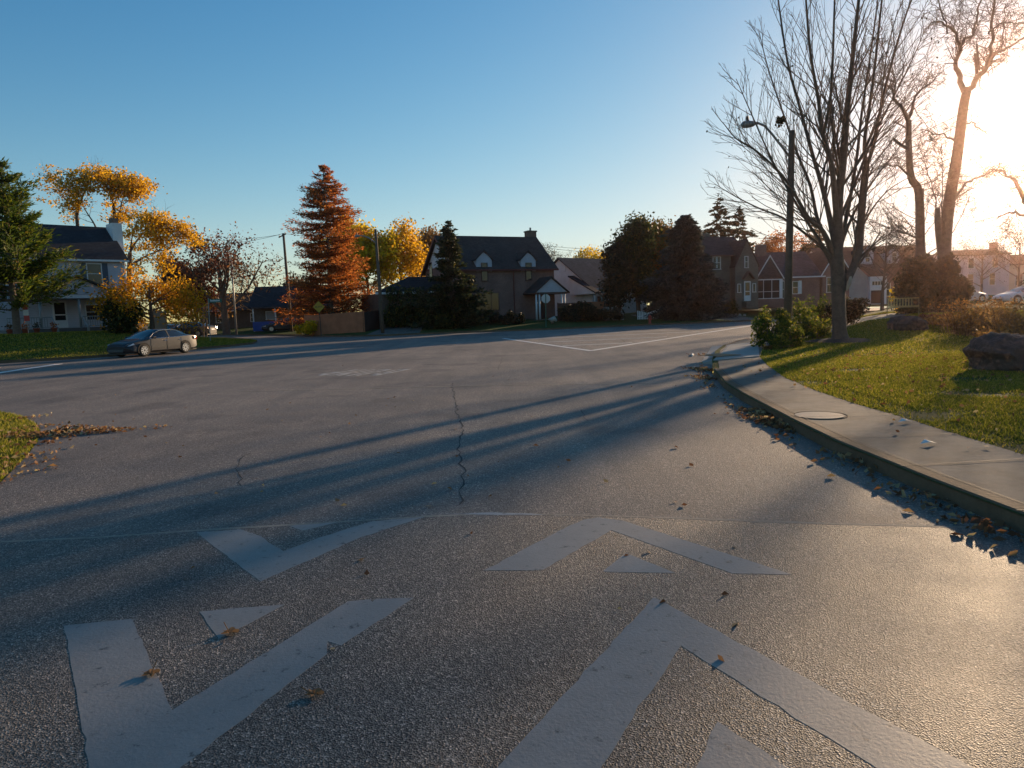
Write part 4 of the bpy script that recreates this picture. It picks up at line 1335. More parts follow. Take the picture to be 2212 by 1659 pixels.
brush("twiggy_bush", "wide twiggy brown bush left of the big boulder", 2066, 2190, 655, 27, 420, 113)
brush("twiggy_bush", "low twiggy plants behind the big boulder at the right edge", 2140, 2250, 668, 22, 240, 114)
shrub_px("low_hedge", "reddish low plant leaning on the back of the big boulder", 2120, 2180, 702, 18.5, 2200, .05, "leaf_tan", 115)
shrub_px("dark_shrub", "big dark shrub at the driveway left of the dark brick house", 838, 935, 610, 68, 5200, .15, "leaf_dark", 116)
shrub_px("dark_shrub", "dark shrub under the evergreen by the brick house", 900, 985, 640, 65, 3600, .14, "leaf_dark", 117)
shrub_px("dark_shrub", "dark shrub below the triple window of the brick house", 985, 1085, 668, 68, 2600, .12, "leaf_dusky", 118)
shrub_px("dark_shrub", "low dark plants left of the brick porch", 1090, 1130, 668, 67, 1500, .11, "leaf_dusky", 119)
shrub_px("brown_hedge", "brown hedge right of the stop sign", 1205, 1285, 640, 69, 4200, .12, "leaf_dusky", 120)
shrub_px("brown_hedge", "low brown hedge in front of the wooden fence by the white house", 1270, 1345, 662, 68.5, 2600, .1, "leaf_dusky", 121)
shrub_px("dark_shrub", "dark rounded bush beside the left house porch", 232, 302, 632, 50, 3600, .11, "leaf_dark", 122)
shrub_px("autumn_shrub", "small orange and yellow shrub at the end of the brown fence", 640, 686, 686, 66, 1500, .1, "leaf_lemon", 123)
shrub_px("dark_shrub", "low shrub beneath the olive brick house windows", 1560, 1590, 642, 75, 1400, .1, "leaf_dark", 124)
shrub_px("autumn_shrub", "small red leafed plant at the lawn corner by the ramp", 1646, 1666, 752, 24.2, 260, .04, "leaf_tan", 125)
# ------------------------------------------------------------------ houses
def window(root, F, x, z, w, h, y=0.0, mat="trim_white", cols=1, rows=2, name="window", glass="window_glass", axis='front'):
    """frame proud of the facade (local plane y), pane inside it"""
    mb = MB(F); t = .07
    y0, y1 = y - .05, y + .02
    mb.box(x, x + t, y0, y1, z, z + h); mb.box(x + w - t, x + w, y0, y1, z, z + h)
    mb.box(x + t, x + w - t, y0, y1, z + h - t, z + h); mb.box(x - .05, x + w + .05, y0 - .04, y1, z - .06, z)
    for i in range(1, cols):
        c = x + w * i / cols; mb.box(c - .02, c + .02, y0 + .012, y1, z, z + h - t)
    for i in range(1, rows):
        c = z + h * i / rows; mb.box(x + t, x + w - t, y0 + .008, y1, c - .02, c + .02)
    fr = mb.obj(name, mat, root)
    MB(F).box(x + t * .9, x + w - t * .9, y - .02, y + .04, z, z + h - t * .9).obj("pane", glass, fr)
    return fr


def door(root, F, x, z, w, h, y=0.0, mat="trim_white", glazed=True):
    d = MB(F).box(x, x + w, y - .05, y + .02, z, z + h).obj("door", mat, root)
    if glazed:
        MB(F).box(x + .12, x + w - .12, y - .056, y - .03, z + h * .50, z + h - .14).box(x + .12, x + w - .12, y - .056, y - .03, z + h * .28, z + h * .46).obj("pane", "window_glass", d)
    MB(F).tube([(x + w - .07, y - .06, z + 1.0), (x + w - .07, y - .11, z + 1.0)], .025, 6).obj("handle", "chrome", d)
    return d


def gable_body(F, W, D, eave, ridge, x0=0, y0=0, z0=-.8, ridge_x=True):
    mb = MB(F)
    if ridge_x:
        prof = [(x0, y0, z0), (x0, y0, eave), (x0, y0 + D / 2, ridge), (x0, y0 + D, eave), (x0, y0 + D, z0)]
        mb.prism(prof, Vector((W, 0, 0)))
    else:
        prof = [(x0, y0, z0), (x0, y0, eave), (x0 + W / 2, y0, ridge), (x0 + W, y0, eave), (x0 + W, y0, z0)]
        mb.prism(prof, Vector((0, D, 0)))
    return mb


class MBF(MB):
    pass


def fprism(F, pts, vec):
    """prism in local coordinates"""
    mb = MB(F)
    n = len(pts); a = [Vector(p) for p in pts]; vec = Vector(vec)
    mb.add(a + [p + vec for p in a], [list(range(n - 1, -1, -1)), list(range(n, 2 * n))] + [[i, (i + 1) % n, n + (i + 1) % n, n + i] for i in range(n)])
    return mb


def body(F, W, D, eave, ridge, x0=0, y0=0, z0=-.8, along='x'):
    if along == 'x':
        return fprism(F, [(x0, y0, z0), (x0, y0, eave), (x0, y0 + D / 2, ridge), (x0, y0 + D, eave), (x0, y0 + D, z0)], (W, 0, 0))
    return fprism(F, [(x0, y0, z0), (x0, y0, eave), (x0 + W / 2, y0, ridge), (x0 + W, y0, eave), (x0 + W, y0, z0)], (0, D, 0))


def roof(F, W, D, eave, ridge, x0=0, y0=0, along='x', ov=.3, th=.14):
    if along == 'x':
        s = (ridge - eave) / (D / 2); e = eave - s * ov
        prof = [(x0 - ov, y0 - ov, e + .02), (x0 - ov, y0 + D / 2, ridge + .02), (x0 - ov, y0 + D + ov, e + .02), (x0 - ov, y0 + D + ov, e + th), (x0 - ov, y0 + D / 2, ridge + th + .03), (x0 - ov, y0 - ov, e + th)]
        return fprism(F, prof, (W + 2 * ov, 0, 0))
    s = (ridge - eave) / (W / 2); e = eave - s * ov
    prof = [(x0 - ov, y0 - ov, e + .02), (x0 + W / 2, y0 - ov, ridge + .02), (x0 + W + ov, y0 - ov, e + .02), (x0 + W + ov, y0 - ov, e + th), (x0 + W / 2, y0 - ov, ridge + th + .03), (x0 - ov, y0 - ov, e + th)]
    return fprism(F, prof, (0, D + ov, 0))


def gutter(F, W, eave, ridge, D, x0, y0, mat, root, ov=.3, name="eave_trim"):
    s = (ridge - eave) / (D / 2); e = eave - s * ov
    return MB(F).box(x0 - ov, x0 + W + ov, y0 - ov - .07, y0 - ov - .003, e - .02, e + .13).obj(name, mat, root)


def verge(F, W, D, eave, ridge, x0, y0, mat, root, along='y', ov=.3):
    """painted boards along a gable's two slopes, at the front"""
    yb = y0 - ov - .05
    mb = MB(F)
    if along == 'y':
        s = (ridge - eave) / (W / 2); e = eave - s * ov
        for sx in (-1, 1):
            xa, xb = x0 + W / 2, x0 + W / 2 + sx * (W / 2 + ov)
            pts = [(xa, yb, ridge + .16), (xb, yb, e + .15), (xb, yb, e - .06), (xa, yb, ridge - .06)]
            m = fprism(F, pts, (0, .045, 0)); mb.v += m.v; mb.f += [[i + len(mb.v) - len(m.v) for i in f] for f in m.f]
    return mb.obj("verge_board", mat, root)


def chimney(root, F, x, y, w, d, z0, z1, mat, cap=True):
    c = MB(F).box(x, x + w, y, y + d, z0, z1).obj("chimney", mat, root)
    if cap:
        MB(F).box(x - .07, x + w + .07, y - .07, y + d + .07, z1 + .003, z1 + .14).obj("chimney_cap", "concrete", c)
        MB(F).tube([(x + w * .5, y + d / 2, z1 + .14), (x + w * .5, y + d / 2, z1 + .5)], .11, 8).obj("flue", "pole_metal", c)
    return c


# dark brick house with two wall dormers, middle of the picture
fl = P(987, 690, 70); gz = .72
Fb = frame((fl.x, fl.y, gz), R_(27))
b = thing("brick_house", "dark brick house with two white dormers and a columned porch behind the stop sign", "house", (fl.x, fl.y, gz))
W, D, EV, RG = 11.2, 8.2, 5.35, 8.75
body(Fb, W, D, EV, RG).obj("wall", "brick_red", b)
rf = roof(Fb, W, D, EV, RG, ov=.35).obj("roof", "shingle_brown", b)
gutter(Fb, W, EV, RG, D, 0, 0, "trim_red", b, .35)
# light upper gable wall on the left side with a dark window and red verge
fprism(Fb, [(-.04, .9, EV + .35), (-.04, D / 2, RG - .1), (-.04, D - .9, EV + .35)], (.03, 0, 0)).obj("gable_panel", "white_siding", b)
MB(Fb).box(-.03, 0, .1, D - .1, EV + .15, EV + .35).obj("gable_band", "trim_red", b)
fprism(Fb, [(-.42, -.4, EV - .45), (-.42, D / 2, RG - .12), (-.42, D / 2, RG + .12), (-.42, -.4, EV - .2)], (.06, 0, 0)).obj("verge_board", "trim_red", b)
fprism(Fb, [(-.42, D + .4, EV - .45), (-.42, D / 2, RG - .12), (-.42, D / 2, RG + .12), (-.42, D + .4, EV - .2)], (.06, 0, 0)).obj("verge_board", "trim_red", b)
MB(Fb).box(-.08, 0, D - 2.2, D - 1.5, EV - .9, EV + 1.0).obj("window", "window_glass", b)
chimney(b, Fb, W - .55, D / 2 + .2, 1.0, .9, 4, 9.5, "brick_brown")
for xd in (3.15, 8.15):
    fr = fprism(Fb, [(xd - .85, -.06, EV - .35), (xd - .85, -.06, EV + .75), (xd - .45, -.06, EV + 1.25), (xd, -.06, EV + 1.5), (xd + .45, -.06, EV + 1.25), (xd + .85, -.06, EV + .75), (xd + .85, -.06, EV - .35)], (0, 2.2, 0)).obj("dormer", "lilac_siding", b)
    fprism(Fb, [(xd - 1.0, -.2, EV + .7), (xd, -.2, EV + 1.62), (xd + 1.0, -.2, EV + .7), (xd + 1.0, -.2, EV + .82), (xd, -.2, EV + 1.78), (xd - 1.0, -.2, EV + .82)], (0, 2.6, 0)).obj("dormer_roof", "shingle_brown", fr)
    window(b, Fb, xd - .36, EV - 1.25, .72, 1.75, -.07, "trim_dark", 1, 2)
window(b, Fb, 2.0, 1.15, 2.7, 1.75, 0, "trim_dark", 3, 1)
MB(Fb).tube([(6.4, -.06, 0), (6.4, -.06, EV - .2)], .05, 6).obj("downspout", "trim_red", b)
# porch
px0, px1 = 7.6, 11.3
porch = fprism(Fb, [(px0, -2.3, 2.75), ((px0 + px1) / 2, -2.3, 4.15), (px1, -2.3, 2.75)], (0, .12, 0)).obj("porch_pediment", "lilac_siding", b)
roof(Fb, px1 - px0, 2.2, 2.75, 4.15, px0, -2.3, 'y', .22).obj("porch_roof", "shingle_brown", b)
MB(Fb).box(px0, px1, -2.28, 0, 2.55, 2.745).obj("porch_beam", "trim_dark", b)
for xc in (px0 + .18, px0 + .55, px1 - .55, px1 - .18):
    MB(Fb).tube([(xc, -2.15, 0), (xc, -2.15, 2.55)], [.11, .09], 10).obj("porch_column", "trim_white", b, True)
MB(Fb).box(px0 - .1, px1 + .1, -2.4, -.01, -.6, .05).obj("porch_floor", "concrete", b)
door(b, Fb, (px0 + px1) / 2 - .5, .08, 1.0, 2.1, -.01, "door_dark", False)
# garage wing on the left
MB(Fb).box(-7.2, -.02, 2.0, 8.0, -.6, 3.1).obj("garage_wall", "brick_brown", b)
fprism(Fb, [(-7.6, 1.6, 3.1), (-3.6, 3.4, 4.6), (-.02, 3.4, 4.6), (-.02, 1.6, 3.1)], (0, 0, .12)).add([], []).obj("garage_roof", "shingle_black", b)
MB(Fb).box(-7.6, -.03, 1.53, 1.6, 3.0, 3.2).obj("eave_trim", "trim_white", b)
MB(Fb).box(-5.9, -3.3, 1.95, 2.03, -.4, 1.95).obj("garage_door", "fence_wood", b)

# left house under the pine
ang = R_(45); gz = 1.2
fl = Vector((-37.4, 51.7, gz)); Fl = frame(fl, ang)
b = thing("clapboard_house", "lilac clapboard house with a black roof and white chimney behind the pine", "house", fl)
W, D, EV, RG = 9.1, 8, 5.75, 8.55
body(Fl, W, D, EV, RG).obj("wall", "lilac_siding", b)
roof(Fl, W, D, EV, RG).obj("roof", "shingle_black", b)
gutter(Fl, W, EV, RG, D, 0, 0, "trim_white", b)
MB(Fl).box(W - .14, W + .02, -.04, 0, -.3, EV - .2).obj("corner_board", "trim_white", b)
ch = chimney(b, Fl, W + .02, 2.2, .75, 1.6, 0, 8.9, "white_siding", False)
MB(Fl).box(W + .15, W + .65, 2.6, 3.4, 8.9, 9.35).obj("chimney_pot", "brick_brown", ch)
window(b, Fl, 6.35, 3.75, 1.1, 1.65, 0)
for xs in (5.92, 7.47):
    MB(Fl).box(xs, xs + .4, -.04, 0, 3.72, 5.42).obj("shutter", "shutter_blue", b)
window(b, Fl, 2.2, 3.75, 1.1, 1.65, 0)
fprism(Fl, [(2.3, -2.7, 2.85), (5.0, -2.7, 4.1), (7.7, -2.7, 2.85)], (0, .12, 0)).obj("porch_pediment", "lilac_siding", b)
roof(Fl, 5.4, 2.6, 2.85, 4.1, 2.3, -2.7, 'y', .25).obj("porch_roof", "shingle_black", b)
MB(Fl).box(2.3, 7.7, -2.68, -.02, 2.6, 2.845).obj("porch_beam", "trim_white", b)
for xc in (2.5, 5.0, 7.5):
    MB(Fl).tube([(xc, -2.5, .45), (xc, -2.5, 2.6)], .09, 8).obj("porch_column", "rail_grey", b, True)
MB(Fl).box(.3, 8.6, -2.75, -.02, -.9, .42).obj("porch_floor", "step_wood", b)
for a, c in ((.4, 3.1), (5.1, 8.5)):
    mb = MB(Fl).box(a, c, -2.7, -2.62, 1.2, 1.28).box(a, c, -2.7, -2.62, .5, .56)
    k = int((c - a) / .16)
    for i in range(k): mb.box(a + i * .16, a + i * .16 + .04, -2.68, -2.64, .56, 1.2)
    mb.obj("railing", "rail_grey", b)
st = MB(Fl)
for i in range(4): st.box(3.2, 5.0, -2.77 - .32 * (i + 1), -2.77 - .32 * i, -.9, .42 - .2 * (i + 1))
st.obj("steps", "step_wood", b)
for xs in (3.1, 5.05):
    MB(Fl).tube([(xs, -2.7, 1.25), (xs, -4.1, .45)], .05, 6).box(xs - .07, xs + .07, -4.2, -4.06, -1.0, .5).obj("handrail", "rail_grey", b)
window(b, Fl, 6.0, 1.0, 1.4, 1.2, 0)
door(b, Fl, 3.8, .45, .95, 2.05, 0, "trim_white")

# blue porch house far down the side street
fl = P(548, 690, 84); gz = Hs(fl.x, fl.y) + .1; Ff = frame((fl.x, fl.y, gz), R_(8))
b = thing("bungalow", "dark bungalow with a blue tarpaulin round its porch behind the utility pole", "house", (fl.x, fl.y, gz))
body(Ff, 9, 9, 2.9, 5.2, along='x').obj("wall", "brick_brown", b)
roof(Ff, 9, 9, 2.9, 5.2, along='x', ov=.5).obj("roof", "shingle_black", b)
MB(Ff).box(.3, 4.6, -2.4, -.55, 2.6, 2.78).obj("porch_roof", "shingle_grey", b)
for xc in (.45, 2.9, 4.4): MB(Ff).box(xc - .06, xc + .06, -2.3, -2.18, 0, 2.597).obj("porch_column", "trim_white", b)
MB(Ff).box(.35, 4.55, -2.34, -2.31, .05, 1.1).obj("tarpaulin", "blue_tarp", b)
window(b, Ff, 1.4, 1.35, 1.2, .95, -.0, glass="window_blind", rows=1)
window(b, Ff, 5.8, 1.0, 1.2, 1.2, 0)

fl = P(432, 690, 98); gz = Hs(fl.x, fl.y) + .1; Ff = frame((fl.x, fl.y, gz), R_(20))
b = thing("bungalow", "low dark house with a pale eave behind the half bare maroon tree", "house", (fl.x, fl.y, gz))
body(Ff, 11, 8, 2.7, 4.9).obj("wall", "brick_brown", b)
roof(Ff, 11, 8, 2.7, 4.9, ov=.5).obj("roof", "shingle_brown", b)
gutter(Ff, 3.0, 2.7, 4.9, 8, 1.2, 0, "trim_white", b, .5)
window(b, Ff, 2.0, .9, 1.4, 1.2, 0); window(b, Ff, 6.5, .9, 1.4, 1.2, 0)
# white gabled house
fl = P(1281, 690, 79); gz = .95; Fw = frame((fl.x, fl.y, gz), R_(41))
b = thing("white_house", "white clapboard house with a grey roof right of the dark brick house", "house", (fl.x, fl.y, gz))
body(Fw, 9.5, 10, 3.0, 6.5).obj("wall", "white_siding", b)
roof(Fw, 9.5, 10, 3.0, 6.5, ov=.3).obj("roof", "shingle_grey", b)
gutter(Fw, 9.5, 3.0, 6.5, 10, 0, 0, "trim_white", b)
MB(Fw).box(-.06, 0, 4.0, 4.6, 5.0, 5.7).obj("vent", "trim_white", b)
MB(Fw).box(6.2, 6.26, -.1, -.02, 0, 2.8).obj("downspout", "trim_white", b)
# small lower gable at the front left and the porch under it
fprism(Fw, [(-.9, -1.2, 2.3), (-.9, -1.2, 2.42), (-.9, 2.6, 4.25), (-.9, 2.6, 2.3)], (.9, 0, 0)).obj("side_gable", "white_siding", b)
fprism(Fw, [(-1.05, -1.4, 2.33), (-1.05, 2.7, 4.32), (-1.05, 2.7, 4.46), (-1.05, -1.4, 2.47)], (1.04, 0, 0)).obj("side_gable_roof", "shingle_black", b)
for xc in (-.85, .2): MB(Fw).box(xc, xc + .12, -1.15, -1.03, -.5, 2.34).obj("porch_post", "trim_white", b)
door(b, Fw, .8, 0, .95, 2.05, 0, "door_dark", False)
window(b, Fw, 2.6, .9, 1.3, 1.3, 0, cols=2)

# olive brick house
fl = P(1527, 690, 76.5); gz = 1.75; Ft = frame((fl.x, fl.y, gz), R_(14))
b = thing("tudor_house", "olive brick house with a steep front gable and white storm door", "house", (fl.x, fl.y, gz))
k = 1.0
body(Ft, 2.9, 8, 5.1, 7.3).obj("wall", "brick_olive", b)
roof(Ft, 5.4, 8, 5.1, 7.3, ov=.2).obj("roof", "shingle_brown", b)
gutter(Ft, 2.75, 5.1, 7.3, 8, 0, 0, "trim_dark", b, .2)
wing = body(Ft, 2.75, 7.0, 3.9, 6.55, 2.82, -1.0, along='y').obj("gable_wing", "brick_olive", b)
roof(Ft, 2.75, 7.0, 3.9, 6.55, 2.82, -1.0, 'y', .1).obj("gable_roof", "shingle_brown", b)
window(b, Ft, .72, 3.65, .46, 1.35, 0); window(b, Ft, 1.2, 3.65, .46, 1.35, 0)
window(b, Ft, .7, .85, .95, 1.45, 0, cols=3, rows=4)
window(b, Ft, 3.9, 3.7, .45, 1.2, -1.0)
door(b, Ft, 3.85, .15, .78, 2.1, -1.0)
window(b, Ft, 3.05, 1.1, .42, .9, -1.0, rows=1); window(b, Ft, 4.85, 1.1, .42, .9, -1.0, rows=1)
fprism(Ft, [(3.6, -1.5, 2.45), (4.25, -1.5, 3.2), (4.9, -1.5, 2.45), (4.9, -1.5, 2.55), (4.25, -1.5, 3.32), (3.6, -1.5, 2.55)], (0, .5, 0)).obj("door_hood", "trim_dark", b)
MB(Ft).box(3.6, 4.9, -1.9, -1.01, -.6, .1).obj("door_step", "concrete", b)
chimney(b, Ft, 2.2, 4.5, .8, .8, 6, 7.9, "brick_olive", False)

# screened porch bungalow
fl = P(1632, 690, 79); gz = 1.8; Fs = frame((fl.x, fl.y, gz), R_(5))
b = thing("screened_bungalow", "low brick bungalow with a white trimmed screened porch behind the lamp pole", "house", (fl.x, fl.y, gz))
body(Fs, 8.6, 8, 2.75, 5.6, 0, 2.2).obj("wall", "brick_red", b)
roof(Fs, 8.6, 8, 2.75, 5.6, 0, 2.2).obj("roof", "shingle_grey", b)
gutter(Fs, 4.2, 2.75, 5.6, 8, 4.6, 2.2, "trim_white", b)
fprism(Fs, [(.1, 0, 2.55), (1.6, 0, 4.9), (3.1, 0, 2.55)], (0, 2.6, 0)).obj("porch_gable", "shingle_grey", b)
roof(Fs, 3.0, 4.5, 2.55, 4.9, .1, 0, 'y', .12).obj("porch_roof", "shingle_grey", b)
verge(Fs, 3.0, 4.5, 2.55, 4.9, .1, 0, "trim_white", b, ov=.12)
MB(Fs).box(.1, 3.1, .02, 2.18, -.6, .25).obj("porch_floor", "brick_red", b)
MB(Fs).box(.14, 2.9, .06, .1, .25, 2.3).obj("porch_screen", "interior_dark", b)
mb = MB(Fs).box(.1, 3.1, 0, .05, 2.3, 2.42).box(.1, 3.1, 0, .05, .25, .33).box(.12, 2.7, .01, .05, 1.02, 1.08)
for xs in (.1, .9, 1.85): mb.box(xs, xs + .06, .005, .052, .33, 2.3)
mb.obj("screen_frame", "trim_white", b)
MB(Fs).box(2.75, 3.1, -.03, .04, .33, 2.297).obj("porch_post", "trim_white", b)
window(b, Fs, 5.3, .75, .75, 1.4, 2.2); MB(Fs).box(6.08, 6.42, 2.15, 2.2, .7, 2.2).obj("shutter", "trim_white", b)
window(b, Fs, 3.6, .3, .8, 1.95, 2.2)
MB(Fs).tube([(4.75, 2.13, 0), (4.75, 2.13, 2.6)], .05, 6).obj("downspout", "trim_white", b)
chimney(b, Fs, 2.5, 5.0, 1.05, .8, 4.5, 6.6, "brick_red", False)

# brick cottage half hidden by the maple trunk
fl = P(1775, 690, 82); gz = 1.7; Fc = frame((fl.x, fl.y, gz), R_(3))
b = thing("brick_cottage", "brick cottage with a white trimmed gable half hidden by the maple trunk", "house", (fl.x, fl.y, gz))
body(Fc, 3.2, 7, 3.1, 5.6, along='y').obj("wall", "brick_red", b)
roof(Fc, 3.2, 7, 3.1, 5.6, along='y').obj("roof", "shingle_brown", b)
verge(Fc, 3.2, 7, 3.1, 5.6, 0, 0, "trim_white", b)
window(b, Fc, .5, .9, 1.0, 1.7, 0)
window(b, Fc, 1.9, .9, .7, 1.5, 0)

# white garage wing and the dormer house behind it
fl = P(1826, 690, 88); gz = 1.55; Fg = frame((fl.x, fl.y, gz), R_(4))
b = thing("dormer_house", "house with a pale gabled garage and two roof dormers behind the bench", "house", (fl.x, fl.y, gz))
fprism(Fg, [(0, 0, -.6), (0, 0, 2.2), (1.45, 0, 4.1), (2.85, 0, 2.8), (2.85, 0, -.6)], (0, 5, 0)).obj("garage_gable", "sage_siding", b)
MB(Fg).box(2.86, 5.0, -.4, 4, -.6, 2.8).obj("garage_front", "white_siding", b)
fprism(Fg, [(1.45, -.3, 4.2), (2.8, -.6, 2.86), (5.2, -.6, 2.86), (5.2, 2.4, 4.2)], (0, 0, .1)).obj("garage_roof", "shingle_brown", b)
mb = MB(Fg)
for i in range(4): mb.box(3.15 + i * .36, 3.42 + i * .36, -.45, -.4, 1.75, 2.2)
mb.obj("garage_window", "window_glass", b)
MB(Fg).box(3.0, 4.5, -.44, -.4, -.5, 1.1).obj("garage_dark_panel", "interior_dark", b)  # solid dark panel; the unlit garage inside is put into its colour
MB(Fg).box(.3, 15, 5.01, 13, -.6, 4.2).obj("wall", "brick_red", b)
body(Fg, 14.7, 8, 4.2, 7.0, .3, 5.1, 4.2).obj("gable_wall", "white_siding", b)
roof(Fg, 14.7, 8, 4.2, 7.0, .3, 5.1).obj("roof", "shingle_brown", b)
for xd in (5.0, 8.6):
    fr = fprism(Fg, [(xd, 5.2, 4.6), (xd, 5.2, 6.1), (xd + .8, 5.2, 6.9), (xd + 1.6, 5.2, 6.1), (xd + 1.6, 5.2, 4.6)], (0, 3, 0)).obj("dormer", "lilac_siding", b)
    roof(Fg, 1.6, 3, 6.1, 6.9, xd, 5.2, 'y', .12).obj("dormer_roof", "shingle_brown", fr)
    window(b, Fg, xd + .45, 4.9, .7, 1.1, 5.2)
MB(Fg).box(5.2, 9, 4.6, 5.0, -.6, 2.4).obj("front_room", "brick_red", b)
window(b, Fg, 5.9, .4, 1.0, 1.7, 4.6); window(b, Fg, 7.6, .4, 1.0, 1.7, 4.6)

# two big houses under the sun
fl = P(2066, 690, 92); gz = 1.5; Fr = frame((fl.x, fl.y, gz), R_(-3))
b = thing("pale_house", "tall pale two storey house below the sun glare", "house", (fl.x, fl.y, gz))
body(Fr, 6.4, 8, 5.2, 6.0).obj("wall", "lilac_siding", b)
roof(Fr, 6.4, 8, 5.2, 6.0, ov=.2).obj("roof", "shingle_brown", b)
window(b, Fr, 3.9, 1.4, .8, 1.5, 0); window(b, Fr, 1.2, 1.4, .8, 1.5, 0); window(b, Fr, 1.2, 3.6, .8, 1.3, 0); window(b, Fr, 4.2, 3.6, .8, 1.3, 0)
chimney(b, Fr, 5.5, 2.2, .7, .7, 4.5, 6.9, "brick_red", False)
fl = P(2172, 690, 93); gz = 1.5; Fr = frame((fl.x, fl.y, gz), R_(-3))
b = thing("pale_house", "lower house at the right picture edge with two small lights", "house", (fl.x, fl.y, gz))
body(Fr, 11, 8, 3.9, 5.2).obj("wall", "cream_siding", b)
roof(Fr, 11, 8, 3.9, 5.2, ov=.3).obj("roof", "shingle_brown", b)
window(b, Fr, 1.0, 1.2, 1.0, 1.4, 0); window(b, Fr, 4.0, 1.2, 1.0, 1.4, 0); window(b, Fr, 7.0, 1.2, 1.0, 1.4, 0)
door(b, Fr, 2.6, .1, .9, 2.05, 0)
# houses further along the left street edge so that the street does not end in nothing
fl = Vector((-62, 70, 1.2)); Fq = frame(fl, R_(45))
b = thing("brick_house", "brick house at the far left beyond the pine", "house", fl)
body(Fq, 10, 8, 4.6, 7.2).obj("wall", "brick_brown", b); roof(Fq, 10, 8, 4.6, 7.2).obj("roof", "shingle_black", b)
for xs in (1.2, 4.4, 7.6): window(b, Fq, xs, 1.0, 1.1, 1.4, 0)


# ------------------------------------------------------------------ fences
def fence(name, label, a, c, h, mat, gap=.004, board=.14, rail=True, z=None):
    a, c = Vector(a), Vector(c)
    o = thing(name, label, "fence", (a.x, a.y, Hs(a.x, a.y)))
    d = c - a; L = d.xy.length; d = Vector((d.x, d.y, 0)).normalized(); n = Vector((-d.y, d.x, 0)) * .012
    mb = MB(); k = int(L / board)
    for i in range(k):
        p = a + d * (i * board); q = p + d * (board - gap)
        zb = Hs(p.x, p.y); t = zb + h + random.uniform(-.012, .012)
        mb.prism([(p.x - n.x, p.y - n.y, zb - .05), (q.x - n.x, q.y - n.y, zb - .05), (q.x - n.x, q.y - n.y, t), (p.x - n.x, p.y - n.y, t)], n * 2)
    mb.obj("board_panel", mat, o)
    m = int(L / 2.4) + 1
    for i in range(m + 1):
        p = a + d * min(i * 2.4, L) + n * 4.5; zb = Hs(p.x, p.y)
        MB(frame((p.x, p.y, zb), math.atan2(d.y, d.x))).box(-.045, .045, -.035, .045, -.1, h + .05).obj("post", mat, o)
    return o


def gp(u, y):
    p = base_at(u, y); return p


fence("wooden_fence", "brown board fence in front of the rust red cypress", gp(660, 66.5), gp(787, 64.5), 1.85, "fence_wood", gap=.003)
fence("wooden_fence", "darker board fence running back from the brown fence", gp(789, 64.8), gp(842, 72), 1.75, "fence_dark")
fence("wooden_fence", "red brown board fence in front of the white house", gp(1258, 70.5), gp(1316, 71.5), 1.75, "fence_wood")
fence("wooden_fence", "dark board fence behind the brown hedge", gp(1206, 70), gp(1257, 70.5), 1.7, "fence_dark")
fence("wooden_fence", "pale board fence between the golden tree and the grey car", gp(336, 58), gp(362, 58.5), 1.9, "fence_pale")
fence("wooden_fence", "short pale board fence left of the golden tree trunk", gp(268, 57), gp(288, 57.3), 1.8, "fence_pale")
# white picket bits by the bushy tree
pk_ = thing("picket_fence", "short white picket fence under the dark bushy tree", "fence", gp(1382, 70))
mb = MB(); p0, p1 = gp(1378, 69.5), gp(1422, 69.5)
for i in range(14):
    p = p0.lerp(p1, i / 13); hh = .62 + .3 * abs(i - 6) / 7
    mb.box(p.x - .045, p.x + .045, p.y - .012, p.y + .012, p.z - .05, p.z + hh)
mb.obj("pickets", "trim_white", pk_)
mb = MB()
for i in range(13):
    a, c = p0.lerp(p1, i / 13), p0.lerp(p1, (i + 1) / 13); mb.box(a.x, c.x, a.y + .015, a.y + .04, a.z + .3, a.z + .36)
mb.obj("rail", "trim_white", pk_)
st = thing("stone_planter", "square stone planter with a pale slab under the dark bushy tree", "planter", gp(1322, 70.5))
c = gp(1310, 69.5)
MB().box(c.x - .3, c.x + .25, c.y - .3, c.y + .3, c.z - .1, c.z + 1.25).obj("pillar", "rock_pale", st)
c = gp(1334, 69.8)
MB().box(c.x - .5, c.x + .55, c.y - .4, c.y + .4, c.z - .1, c.z + .95).obj("box", "sage_siding", st)
MB().box(c.x - .6, c.x + .65, c.y - .5, c.y + .5, c.z + .953, c.z + 1.05).obj("slab", "concrete_pale", st)
# pale edging stones along the drive
ed = []
for i in range(15):
    u = 1475 + i * 9.5; y = 71.3 - .12 * i if i < 12 else 70 + .2 * i
    p = base_at(u, y)
    r = random.uniform(.14, .2)
    m = MB(); n = 9
    vs = [(p.x + r * math.cos(a) * random.uniform(.8, 1.15), p.y + r * math.sin(a), p.z - .03) for a in np.linspace(0, 2 * math.pi, n)[:-1]]
    vt = [(p.x + (x - p.x) * .6, p.y + (yy - p.y) * .6, p.z + r * random.uniform(.8, 1.2)) for x, yy, z in vs]
    m.add(vs + vt, [[j, (j + 1) % (n - 1), (n - 1) + (j + 1) % (n - 1), (n - 1) + j] for j in range(n - 1)] + [list(range(n - 1, 2 * n - 2))])
    o = m.obj("edging_stone", "rock_pale")
    props(o, "pale round edging stone in the row beside the drive of the olive brick house", "stone", "edging stones along the drive")


# ------------------------------------------------------------------ poles, lamps, signs, wires
def pole_pts(u0, v_top, u1, y, yt=0):
    b = base_at(u1, y); t = P(u0, v_top, y + yt)
    return b, t


